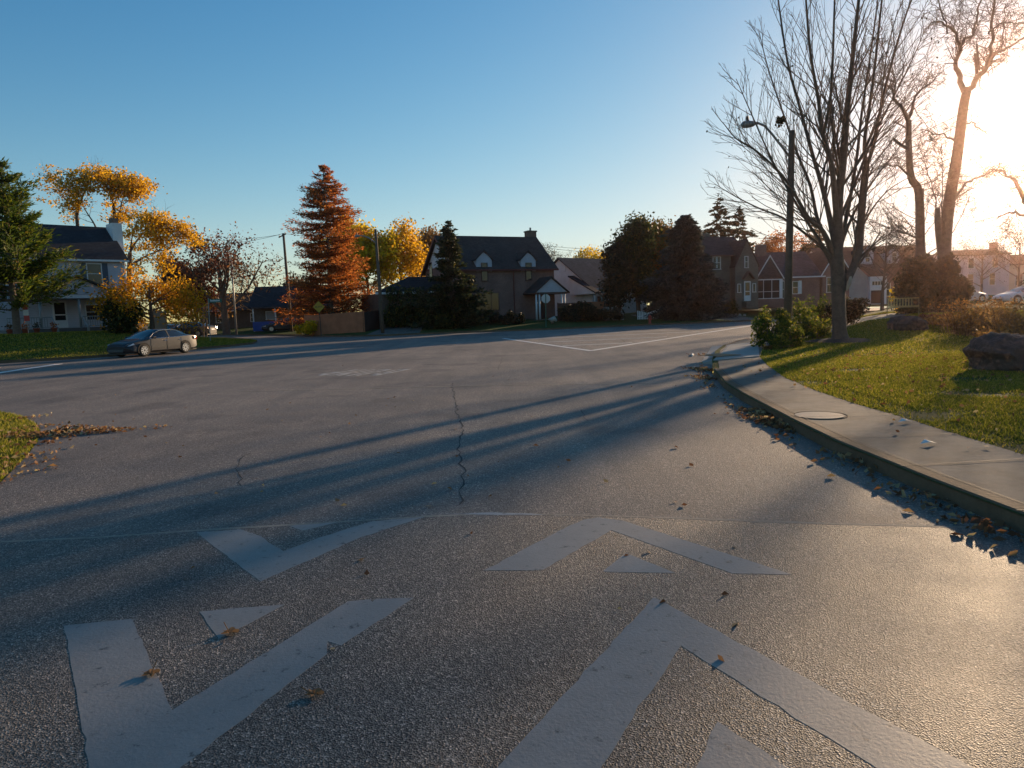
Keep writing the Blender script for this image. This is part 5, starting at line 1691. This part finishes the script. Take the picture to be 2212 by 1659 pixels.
def arm_lamp(root, pts, y, head0, head1, r=.045):
    W_ = [P(u, v, y) for u, v in pts]
    MB().tube(W_, r, 8).obj("lamp_arm", "pole_metal", root, True)
    a, c = P(*head0, y), P(*head1, y)
    d = (c - a)
    h = MB()
    n = 8
    cs = [a + d * t for t in (0, .15, .5, .85, 1)]
    h.tube(cs, [.05, .10, .13, .12, .03], 10)
    hd = h.obj("lamp_head", "pole_metal", root, True)
    mid = a + d * .55
    MB().tube([mid + Vector((0, 0, .1)), mid + Vector((0, 0, .28))], .05, 8).obj("light_sensor", "black_plastic", hd)
    return hd


b, t = pole_pts(1711, 282, 1700, 26.6)
b.z = Hs(b.x, b.y) - .1
lp = thing("street_lamp", "wooden lamp pole with a curved arm in front of the screened porch", "street lamp", (b.x, b.y, b.z))
MB().tube([b, b.lerp(t, .5), t], [.155, .13, .105], 14).obj("pole", "pole_wood", lp, True)
arm_lamp(lp, [(1707, 341), (1690, 318), (1668, 290), (1652, 272), (1638, 266), (1629, 265)], 26.6, (1632, 267), (1600, 270))
b, t = pole_pts(811, 495, 827, 61.5)
b.z -= .15
lp = thing("street_lamp", "far street lamp standing at the kerb by the dark brick house", "street lamp", (b.x, b.y, b.z))
MB().tube([b, b.lerp(t, .5), t], [.16, .14, .11], 10).obj("pole", "pole_wood", lp, True)
arm_lamp(lp, [(815, 528), (806, 520), (797, 514), (787, 510), (776, 509)], 61.5, (777, 509), (766, 511), .05)
b, t = pole_pts(612, 504, 630, 78)
up_ = thing("utility_pole", "leaning utility pole with a cross arm left of the rust red cypress", "utility pole", (b.x, b.y, b.z))
MB().tube([b - Vector((0, 0, .2)), b.lerp(t, .5), t], [.17, .15, .12], 10).obj("pole", "pole_wood", up_, True)
ca, cb = P(602, 513, 78), P(618, 505, 78)
MB().tube([ca, cb], .07, 6).obj("cross_arm", "pole_wood", up_)
mb = MB()
for s in (.1, .5, .9):
    q = ca.lerp(cb, s); mb.tube([q, q + Vector((0, 0, .25))], [.05, .03], 6)
mb.obj("insulator", "pole_metal", up_)
b, t = pole_pts(499, 552, 511, 74)
gp_ = thing("metal_pole", "slim pale pole in front of the half bare maroon tree", "pole", (b.x, b.y, b.z))
MB().tube([b, b.lerp(t, .5), t], [.10, .085, .065], 10).obj("pole_shaft", "pole_metal", gp_, True)
for j, (u, vt, lab) in enumerate(((440, 660, "left one of the two dark posts behind the lawn tip"), (446.5, 655, "right one of the two dark posts behind the lawn tip"))):
    b, t = pole_pts(u - 1, vt, u, 66)
    o = MB().tube([b - Vector((0, 0, .1)), t], .08, 8).obj("post", "pole_wood"); props(o, lab, "post", "dark posts")

# street name sign
b, t = pole_pts(449.5, 644, 454.5, 51.5)
sg = thing("street_sign", "green street name sign on a slim post at the lawn tip", "street sign", (b.x, b.y, b.z))
MB().tube([b - Vector((0, 0, .1)), t], .035, 8).obj("post", "pole_metal", sg)
a0, a1 = P(450, 650, 51.5), P(479, 649, 51.5)
pl_ = MB().box(a0.x, a1.x, a0.y - .012, a0.y + .012, a0.z - .14, a0.z + .12).obj("name_plate", "sign_green", sg)
mb = MB()
for i in range(9):
    x = a0.x + .16 + i * .075; mb.box(x, x + .05, a0.y - .017, a0.y - .0125, a0.z - .05, a0.z + (.06 if i % 3 else .09) - .02 * (i % 2))
mb.obj("lettering", "sign_white", pl_)

# stop sign seen from behind
b, t = pole_pts(1179, 640, 1179.5, 62.5)
b.z = Hs(b.x, b.y + .1) - .1
ss = thing("stop_sign", "eight sided stop sign seen from its bare grey back", "stop sign", (b.x, b.y, b.z))
c = P(1179, 645, 62.5)
MB().tube([b, Vector((c.x, b.y, c.z + .45))], .045, 6).obj("post", "sign_green", ss)
oc = [(c.x + .41 * math.cos(R_(22.5 + 45 * i)), c.y + .05, c.z + .41 * math.sin(R_(22.5 + 45 * i))) for i in range(8)]
pb = MB().prism(oc, (0, .006, 0)).obj("plate", "sign_back", ss)
MB().prism([(x, y + .0065, z) for x, y, z in oc], (0, .003, 0)).obj("sign_face", "sign_red", pb)

# yellow diamond sign
b, t = pole_pts(688, 640, 694, 60.5)
b.z = Hs(b.x, b.y) - .05
ds = thing("warning_sign", "yellow diamond warning sign in front of the brown fence", "road sign", (b.x, b.y, b.z))
c = P(688.5, 663, 60.5)
MB().tube([b, Vector((c.x, c.y + .05, c.z + .4))], .035, 6).obj("post", "sign_black", ds)
dd = .50
pb = MB().prism([(c.x - dd, c.y, c.z), (c.x, c.y, c.z - dd), (c.x + dd, c.y, c.z), (c.x, c.y, c.z + dd)], (0, .008, 0)).obj("plate", "sign_yellow", ds)
fc = bpy.data.curves.new("lettering", 'FONT'); fc.body = "BUMP"; fc.size = .24; fc.align_x = 'CENTER'; fc.align_y = 'CENTER'
to = bpy.data.objects.new("lettering", fc); COL.objects.link(to)
dg = bpy.context.evaluated_depsgraph_get(); dg.update()
me = bpy.data.meshes.new_from_object(to.evaluated_get(dg)); bpy.data.objects.remove(to)
me.transform(Matrix.Translation(c + Vector((0, -.004, 0)) - Vector((b.x, b.y, b.z))) @ Matrix.Rotation(R_(90), 4, 'X'))
lt = bpy.data.objects.new("lettering", me); COL.objects.link(lt); me.materials.clear(); me.materials.append(MATS["sign_black"])
lt.parent = pb
# lettering mesh was built relative to the sign's base


def wire(name, label, a, c, sag, r=.018, group=None):
    a, c = Vector(a), Vector(c)
    pts = [a.lerp(c, t) - Vector((0, 0, sag * 4 * t * (1 - t))) for t in np.linspace(0, 1, 17)]
    o = MB().tube(pts, r, 5).obj(name, "wire_black"); return props(o, label, "cable", group)


wl = "utility cables"
wire("power_line", "upper cable running left from the leaning utility pole", P(604, 507, 78), P(380, 512, 120), .6, .02, wl)
wire("power_line", "second cable running left from the leaning utility pole", P(617, 503, 78), P(380, 516, 120), 1.0, .02, wl)
wire("power_line", "upper cable crossing behind the rust red cypress", P(618, 505, 78), P(940, 520, 120), .6, .02, wl)
for i, (v0, v1) in enumerate(((562, 556), (575, 571), (588, 588), (601, 598))):
    wire("power_line", ["topmost", "second", "third", "lowest"][i] + " of the four low cables left of the leaning utility pole", P(575, v0 + 1, 110), P(617 + i * 2, v1, 78.3), .3, .022, wl)
    if i > 1: wire("power_line", ["", "", "upper", "lower"][i] + " low cable between leaning utility pole and far street lamp", P(620 + i * 2, v1, 78.3), P(826, 607 + i * 3, 90), .4, .022, wl)
wire("power_line", "upper cable from the brick chimney toward the dark bushy tree", P(1130, 524, 95), P(1400, 535, 100), .5, .022, wl)
wire("power_line", "lower cable from the brick chimney toward the dark bushy tree", P(1130, 526, 95), P(1400, 539, 100), .7, .022, wl)
wire("power_line", "upper cable climbing past the old trees toward the sun", P(1890, 330, 75), P(2330, 110, 40), .3, .026, wl)
wire("power_line", "lower cable climbing past the old trees toward the sun", P(1890, 352, 75), P(2330, 136, 40), .3, .026, wl)

# hydrant
b = base_at(1404, 64.5)
hy = thing("fire_hydrant", "small red fire hydrant on the far verge", "hydrant", b)
MB().tube([b - Vector((0, 0, .05)), b + Vector((0, 0, .05)), b + Vector((0, 0, .06)), b + Vector((0, 0, .52)), b + Vector((0, 0, .54)), b + Vector((0, 0, .62)), b + Vector((0, 0, .74)), b + Vector((0, 0, .8))], [.16, .16, .11, .11, .16, .15, .09, .03], 12).obj("barrel", "hydrant_red", hy, True)
for s in (-1, 1): MB().tube([b + Vector((s * .1, 0, .4)), b + Vector((s * .21, 0, .4))], .065, 8).obj("side_outlet", "hydrant_red", hy)
MB().tube([b + Vector((0, -.1, .38)), b + Vector((0, -.22, .38))], .085, 8).obj("front_outlet", "hydrant_red", hy)

# garden things by the left house
fg = base_at(62, 47)
gf = thing("garden_banner", "red and white banner hanging in front of the left house", "banner", fg)
MB().tube([fg, fg + Vector((0, 0, 3.0))], .025, 6).obj("pole", "pole_metal", gf)
mb = MB()
za = P(60, 657, 47).z
for i, m_ in enumerate(("sign_red", "sign_white", "sign_red")):
    MB().box(fg.x - .22 + .02 * i, fg.x + .12 + .03 * i, fg.y - .03, fg.y - .015, za - .37 * (i + 1) + .01, za - .37 * i).obj("band", m_, gf)
for i, (u, v) in enumerate(((22, 0), (55, 0), (80, 0), (118, 0))):
    p = base_at(u, 47.2 + .8 * i)
    o = thing("flower_pot", ["terracotta pot left of the pine trunk", "terracotta pot just right of the pine trunk", "terracotta pot between pine and porch steps", "terracotta pot nearest the porch steps"][i], "flower pot", p, group="pots before the left house")
    MB().tube([p, p + Vector((0, 0, .3)), p + Vector((0, 0, .31)), p + Vector((0, 0, .36))], [.12, .19, .22, .22], 12).obj("pot", "terracotta", o, True)
    C = np.array(p) + np.array([0, 0, .5]) + rng.normal(size=(60, 3)) * .11
    V, F = leaf_cards(C, .07, rng); arrays_obj("flowers", V, F, "leaf_rust" if i % 2 else "leaf_dusky", o)
L = 1.5
p = base_at(1193, 66.5)
gs = MB()
gs.tube([p, p + Vector((-.15, 0, .3)), p + Vector((.2, .1, .45)), p + Vector((.4, 0, .2))], [.25, .3, .25, .12], 9)
props(gs.obj("garden_rock", "rock_pale", None, True), "pale rock beside the brick house porch columns", "rock")


# ------------------------------------------------------------------ boulders, bench
def boulder(label, outline, y, thick, mat, seed):
    """silhouette surveyed, given true thickness and a broken surface"""
    rg = np.random.default_rng(seed)
    pts = [np.array(P(u, v, y)) for u, v in outline]
    c = np.mean(pts, 0)
    layers = []
    for k, (s, dy) in enumerate(((.55, -.5), (.86, -.3), (1.0, 0), (.9, .32), (.5, .55))):
        layers.append([c + (p - c) * s * (1 + rg.normal() * .035) + np.array([0, dy * thick + rg.normal() * .03, 0]) for p in pts])
    n = len(pts); V = [tuple(p) for L in layers for p in L]
    fs = [[k * n + i, k * n + (i + 1) % n, (k + 1) * n + (i + 1) % n, (k + 1) * n + i] for k in range(4) for i in range(n)]
    fs += [list(range(n - 1, -1, -1)), list(range(4 * n, 5 * n))]
    o = MB().add(V, fs).obj("boulder", mat)
    md = o.modifiers.new("sub", 'SUBSURF'); md.levels = md.render_levels = 4; md.subdivision_type = 'SIMPLE'
    tx = bpy.data.textures.new("rock", 'CLOUDS'); tx.noise_scale = .3; tx.noise_depth = 5
    dm = o.modifiers.new("rough", 'DISPLACE'); dm.texture = tx; dm.strength = .26; dm.texture_coords = 'GLOBAL'
    return props(o, label, "boulder")


boulder("big dark boulder at the right picture edge on the lawn", [(2113, 800), (2112, 775), (2097, 757), (2118, 735), (2150, 724), (2180, 722), (2230, 726), (2275, 735), (2300, 770), (2296, 815), (2200, 820), (2140, 812)], 15.3, 1.4, "rock_brown", 1)
boulder("low dark boulder beside the brown hedge left of the old trees", [(1926, 716), (1924, 698), (1935, 685), (1955, 682), (1982, 683), (1996, 694), (2000, 722), (1960, 726)], 30, 1.3, "rock_brown", 2)

bp = base_at(1950, 38.5)
bn = thing("park_bench", "metal bench with a slatted back beside the path", "bench", bp)
Fbn = frame((bp.x, bp.y, bp.z), R_(-28))
L = 1.5
mb = MB(Fbn)
for i in range(5): mb.box(-L / 2, L / 2, -.22 + i * .105, -.22 + i * .105 + .075, .44, .465)
mb.obj("seat", "bench_slat", bn)
mb = MB(Fbn)
for i in range(9):
    x = -L / 2 + .05 + i * (L - .1) / 10
    mb.tube([(x, .30, .5), (x, .42, .9)], .022, 5)
mb.tube([(-L / 2, .425, .92), (L / 2, .425, .92)], .024, 6).tube([(-L / 2, .30, .5), (L / 2, .30, .5)], .02, 6)
mb.obj("backrest", "bench_slat", bn)
for x in (-L / 2, L / 2):
    MB(Fbn).tube([(x, -.24, -.05), (x, -.24, .44)], .022, 6).obj("leg", "bench_metal", bn)
    MB(Fbn).tube([(x, .40, -.05), (x, .30, .44), (x, .43, .93)], .022, 6).obj("leg", "bench_metal", bn)
    MB(Fbn).tube([(x, -.24, .44), (x, -.26, .64), (x, .34, .66)], .02, 6).obj("armrest", "bench_metal", bn)
# ------------------------------------------------------------------ cars
def make_sedan(label, paint, loc, rotz, group=None, tail="tail_lamp"):
    root = thing("parked_car", label, "car", (0, 0, 0), 0, group)
    # stations: x, half width low, z belt, half width belt, z roof, half width roof
    S = [(-2.44, .62, .82, .60, .86, .50), (-2.36, .80, .96, .76, .99, .62), (-2.05, .90, 1.00, .84, 1.045, .66), (-1.72, .915, 1.00, .86, 1.10, .62), (-1.35, .92, .985, .87, 1.29, .60),
         (-.95, .92, .97, .875, 1.405, .59), (-.35, .92, .955, .88, 1.445, .60), (.15, .92, .945, .88, 1.425, .60), (.55, .92, .935, .88, 1.28, .61), (.95, .92, .925, .875, 1.07, .64), (1.22, .92, .90, .86, .965, .66),
         (1.6, .915, .83, .83, .90, .62), (2.0, .89, .75, .79, .82, .58), (2.3, .80, .66, .70, .71, .5), (2.43, .62, .56, .55, .60, .40)]
    def ring(s):
        x, wl, zb, wb, zr, wr = s
        low = .20 if abs(x) < 2.2 else .28
        h = [(wl * .88, low), (wl, low + .10), (wl * 1.0, .52), (wb * 1.01 if zb > .7 else wb, zb * .93), (wb, zb), (wr + (wb - wr) * .12, zr - (zr - zb) * .16), (wr * .8, zr - .012), (0, zr)]
        return [(x, y, z) for y, z in h] + [(x, -y, z) for y, z in h[-2::-1]]
    rings = [ring(s) for s in S]
    m = len(rings[0]); V = [p for r in rings for p in r]
    bf, gf = [], []
    for i in range(len(rings) - 1):
        for j in range(m - 1):
            f = [i * m + j, i * m + j + 1, (i + 1) * m + j + 1, (i + 1) * m + j]
            side_glass = j in (4, m - 6) and 3 <= i <= 8
            screen = j in (5, 6, 7, 8) and (i in (7, 8, 9) or i in (3, 4)) and 4 < j < m - 5
            (gf if (side_glass or screen) else bf).append(f)
        bf.append([(i + 1) * m, i * m, i * m + m - 1, (i + 1) * m + m - 1])
    bf += [list(range(m)), [len(V) - 1 - k for k in range(m)]]
    def part(name, vs, fs, mat, parent=root, smooth=True, solid=0):
        used = sorted({i for f in fs for i in f}); mp = {a: k for k, a in enumerate(used)}
        o = MB().add([vs[a] for a in used], [[mp[a] for a in f] for f in fs]).obj(name, mat, parent, smooth)
        return o
    body_ = part("body", V, bf, paint)
    md = body_.modifiers.new("edge", 'EDGE_SPLIT'); md.split_angle = R_(38)
    gl = part("glass", V, gf, "car_glass")
    # pillars and window trims
    for sgn in (1, -1):
        mb = MB()
        for x0, x1 in ((-.38, -.30),):
            mb.add([(x0, sgn * .885, .955), (x1, sgn * .885, .955), (x1, sgn * .632, 1.405), (x0, sgn * .632, 1.405)], [[0, 1, 2, 3]])
        mb.obj("door_pillar", "black_plastic", root)
        MB().tube([(1.0, sgn * .885, .935), (.3, sgn * .886, .955), (-.6, sgn * .886, .968), (-1.5, sgn * .872, 1.0), (-1.42, sgn * .70, 1.22), (-.95, sgn * .655, 1.355), (-.35, sgn * .655, 1.385), (.15, sgn * .66, 1.36), (.55, sgn * .68, 1.22), (1.0, sgn * .86, .96)], .012, 5).obj("window_trim", "chrome", root)
        for xs in (.95, -.12, -1.12):
            MB().tube([(xs, sgn * .928, .32), (xs - .02, sgn * .929, .6), (xs - .05, sgn * .888, .93)], .006, 4).obj("door_seam", "black_plastic", root)
        for xs in (.05, -.98):
            MB().tube([(xs, sgn * .915, .80), (xs - .2, sgn * .915, .81)], .016, 5).obj("door_handle", "chrome", root)
        MB().tube([(.78, sgn * .88, .98), (.80, sgn * 1.0, 1.0)], .035, 6).tube([(.72, sgn * 1.0, 1.0), (.9, sgn * 1.02, 1.0)], [.075, .05], 8).obj("wing_mirror", paint, root)
        MB().add([(2.28, sgn * .70, .70), (1.98, sgn * .80, .745), (1.95, sgn * .845, .66), (2.25, sgn * .775, .60), (2.36, sgn * .62, .62)], [[0, 1, 2, 3, 4]]).obj("headlight", "headlamp_glass", root)
        MB().prism([(-2.38, sgn * .40, .90), (-2.36, sgn * .80, .93), (-2.08, sgn * .875, .97), (-2.12, sgn * .90, .80), (-2.40, sgn * .78, .74)], (-.025, sgn * .012, .004)).obj("taillight", tail, root)
        for xw in (1.42, -1.40):
            rr = .335
            n = 22
            wc = sgn * .80
            # flat dark sheet, painted wheel well shade, proud of the flank by 2 mm
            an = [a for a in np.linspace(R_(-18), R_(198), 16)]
            MB().add([(xw + .405 * math.cos(a), sgn * .9225, .34 + .405 * math.sin(a)) for a in an], [list(range(16))]).obj("wheel_arch_shade", "interior_dark", root)
            wh = MB()
            prof = [(.70, .19), (.70, .30), (.72, rr), (.90, rr), (.932, .315), (.932, .225)]
            vs = []
            for k in range(n):
                a = 2 * math.pi * k / n
                vs += [(xw + r * math.cos(a), sgn * y, rr + r * math.sin(a)) for y, r in prof]
            q = len(prof)
            fs = [[k * q + j, ((k + 1) % n) * q + j, ((k + 1) % n) * q + j + 1, k * q + j + 1] for k in range(n) for j in range(q - 1)]
            wo = wh.add(vs, fs).obj("wheel", "tyre_rubber", root, True)
            rm = MB()
            rm.add([(xw, sgn * .905, rr)] + [(xw + .07 * math.cos(2 * math.pi * k / 14), sgn * .928, rr + .07 * math.sin(2 * math.pi * k / 14)) for k in range(14)], [[0, k + 1, (k + 1) % 14 + 1] for k in range(14)])
            for k in range(9):
                a = 2 * math.pi * k / 9
                d = Vector((math.cos(a), 0, math.sin(a))); e = Vector((-math.sin(a), 0, math.cos(a)))
                c0 = Vector((xw, sgn * .93, rr))
                rm.add([c0 + d * .05 + e * .026, c0 + d * .23 + e * .038, c0 + d * .23 - e * .038, c0 + d * .05 - e * .026], [[0, 1, 2, 3]])
            for k in range(28):
                a, c = 2 * math.pi * k / 28, 2 * math.pi * (k + 1) / 28
                rm.add([(xw + r * math.cos(t), sgn * .931, rr + r * math.sin(t)) for r, t in ((.215, a), (.24, a), (.24, c), (.215, c))], [[0, 1, 2, 3]])
            rm.obj("rim", "rim_alloy", wo)
            MB().add([(xw + .22 * math.cos(2 * math.pi * k / 20), sgn * .90, rr + .22 * math.sin(2 * math.pi * k / 20)) for k in range(20)], [list(range(20))]).obj("brake_disc", "interior_dark", wo)
    MB().prism([(2.435, -.5, .30), (2.435, .5, .30), (2.40, .58, .50), (2.40, -.58, .50)], (.02, 0, 0)).obj("grille", "black_plastic", root)
    MB().prism([(-2.45, -.26, .62), (-2.45, .26, .62), (-2.45, .26, .74), (-2.45, -.26, .74)], (-.012, 0, 0)).obj("number_plate", "sign_white", root)
    MB().box(-2.35, 2.3, -.78, .78, .17, .24).obj("underbody", "black_plastic", root)
    root.location = loc
    root.rotation_euler = (0, 0, rotz)
    return root


def copy_tree(o, parent=None):
    c = o.copy(); COL.objects.link(c)
    if parent is not None: c.parent = parent
    for ch in list(o.children): copy_tree(ch, c)
    return c


fw, rw = G(314, 769.5, 0), G(403, 763, 0)
heading = math.atan2(fw.y - rw.y, fw.x - rw.x)
mid = (fw + rw) / 2
# the visible flank is the car's left side: shift from the wheel line to the axle centre
side = Vector((-math.sin(heading), math.cos(heading), 0))
car = make_sedan("bronze grey saloon parked at the left kerb", "paint_bronze_grey", (0, 0, 0), 0)


def place(o, pos, rz, label=None, **swap):
    o.location = pos; o.rotation_euler = (0, 0, rz)
    if label: o['label'] = label
    return o


def repaint(o, mp):
    for ch in o.children_recursive:
        if ch.type == 'MESH' and ch.data.materials and ch.data.materials[0].name in mp:
            ch.data = ch.data.copy(); ch.data.materials[0] = MATS[mp[ch.data.materials[0].name]]


hd = R_(180 + 69)
sd = Vector((-math.sin(hd), math.cos(hd), 0))
place(car, (mid.x - sd.x * .92, mid.y - sd.y * .92, 0), hd)
for (u, y, rz, pnt, lab, extra) in (
        (2076, 66, 15, "paint_silver", "silver car half hidden by the ivy of the old trees", {}),
        (2213, 60, 185, "paint_white", "pale car cut by the right picture edge", {}),
        (287, 66, 105, "paint_black", "dark car with lit red tail lamps behind the golden tree", {"tail_lamp": "tail_lamp_lit"}),
        (412, 70, 170, "paint_black", "black car between the golden tree and the street name sign", {}),
        (615, 80, 200, "paint_black", "black car in front of the blue tarpaulin", {}),
        (372, 74, 150, "paint_silver", "silver car seen through the golden leaves right of the trunk", {})):
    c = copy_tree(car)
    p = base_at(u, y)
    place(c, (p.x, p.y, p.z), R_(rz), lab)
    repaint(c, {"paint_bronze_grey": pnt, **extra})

# ------------------------------------------------------------------ world, sun, haze
w = bpy.data.worlds.new("World"); scene.world = w; w.use_nodes = True
nt = w.node_tree; bg = nt.nodes["Background"]
sky = nt.nodes.new('ShaderNodeTexSky'); sky.sky_type = 'NISHITA'; sky.sun_disc = False
sky.sun_elevation = SUN_EL; sky.sun_rotation = SUN_AZ
sky.air_density = 1.0; sky.dust_density = .3; sky.ozone_density = 2.2; sky.altitude = 200
SKY_STR = .115
bg.inputs[1].default_value = SKY_STR
# aureole of the low sun itself: the disc burnt out and its bright surround
tc = nt.nodes.new('ShaderNodeTexCoord')
dt = nt.nodes.new('ShaderNodeVectorMath'); dt.operation = 'DOT_PRODUCT'; dt.inputs[1].default_value = SUN_DIR
nm = nt.nodes.new('ShaderNodeVectorMath'); nm.operation = 'NORMALIZE'
nt.links.new(tc.outputs['Generated'], nm.inputs[0]); nt.links.new(nm.outputs[0], dt.inputs[0])


def math_node(op, a, b_=None):
    m = nt.nodes.new('ShaderNodeMath'); m.operation = op
    for k, x in enumerate((a, b_)):
        if x is None: continue
        if isinstance(x, (int, float)): m.inputs[k].default_value = x
        else: nt.links.new(x, m.inputs[k])
    return m.outputs[0]


cosang = math_node('MAXIMUM', dt.outputs['Value'], 0.0)
a1 = math_node('MULTIPLY', math_node('POWER', cosang, 1800), 60)
a2 = math_node('MULTIPLY', math_node('POWER', cosang, 220), 6)
a3 = math_node('MULTIPLY', math_node('POWER', cosang, 45), 1.3)
glow = math_node('ADD', math_node('ADD', a1, a2), a3)
mixc = nt.nodes.new('ShaderNodeMix'); mixc.data_type = 'RGBA'; mixc.blend_type = 'ADD'; mixc.inputs[0].default_value = 1
gc = nt.nodes.new('ShaderNodeVectorMath'); gc.operation = 'SCALE'; gc.inputs[0].default_value = (1.0, .72, .48)
nt.links.new(glow, gc.inputs['Scale'])
hs = nt.nodes.new('ShaderNodeHueSaturation'); hs.inputs['Saturation'].default_value = 1.34
def vm(op, a, b_):
    m = nt.nodes.new('ShaderNodeVectorMath'); m.operation = op
    for k_, x in enumerate((a, b_)):
        if isinstance(x, tuple): m.inputs[k_].default_value = x
        else: nt.links.new(x, m.inputs[k_])
    return m.outputs[0]


q_ = vm('DIVIDE', sky.outputs[0], (6.5, 6.5, 6.5))
q_ = vm('ADD', vm('MULTIPLY', q_, q_), (1, 1, 1))
q_ = vm('POWER', q_, (.5, .5, .5)) if 'POWER' in bpy.types.ShaderNodeVectorMath.bl_rna.properties['operation'].enum_items else q_
nt.links.new(vm('DIVIDE', sky.outputs[0], q_), hs.inputs['Color']); nt.links.new(hs.outputs[0], mixc.inputs[6]); nt.links.new(gc.outputs[0], mixc.inputs[7])
nt.links.new(mixc.outputs[2], bg.inputs[0])

sl = bpy.data.lights.new("sun", 'SUN'); so = bpy.data.objects.new("sun", sl); COL.objects.link(so)
sl.energy = 5.0; sl.angle = R_(.8); sl.color = (1.0, .71, .44)
so.rotation_euler = SUN_DIR.to_track_quat('Z', 'Y').to_euler()
so.location = (0, 0, 50)

HAZE = True
if HAZE:
    hz = MB().box(-130, 130, -40, 165, -1.5, 27).obj("haze", "wire_black")  # thin volume added to imitate the glare spreading from the sun
    hz.data.materials.clear()
    hm = bpy.data.materials.new("haze"); hm.use_nodes = True
    t_ = hm.node_tree; t_.nodes.remove(t_.nodes["Principled BSDF"])
    pv = t_.nodes.new('ShaderNodeVolumePrincipled')
    pv.inputs['Color'].default_value = (1, .66, .56, 1); pv.inputs['Density'].default_value = .00024; pv.inputs['Anisotropy'].default_value = .94
    t_.links.new(pv.outputs[0], t_.nodes["Material Output"].inputs['Volume'])
    hz.data.materials.append(hm)
    props(hz, "thin warm haze added for glare round the low sun", "haze", kind='stuff')

scene.render.engine = 'CYCLES'
scene.cycles.use_denoising = True
scene.cycles.max_bounces = 6; scene.cycles.diffuse_bounces = 2; scene.cycles.glossy_bounces = 2; scene.cycles.transmission_bounces = 2
scene.cycles.volume_bounces = 0; scene.cycles.transparent_max_bounces = 4
scene.cycles.sample_clamp_indirect = 6
scene.cycles.volume_step_rate = 4
vs_ = scene.view_settings
vs_.view_transform = 'Standard'; vs_.look = 'None'; vs_.gamma = 1; vs_.exposure = 0.66
scene.render.resolution_x, scene.render.resolution_y = 1024, 768
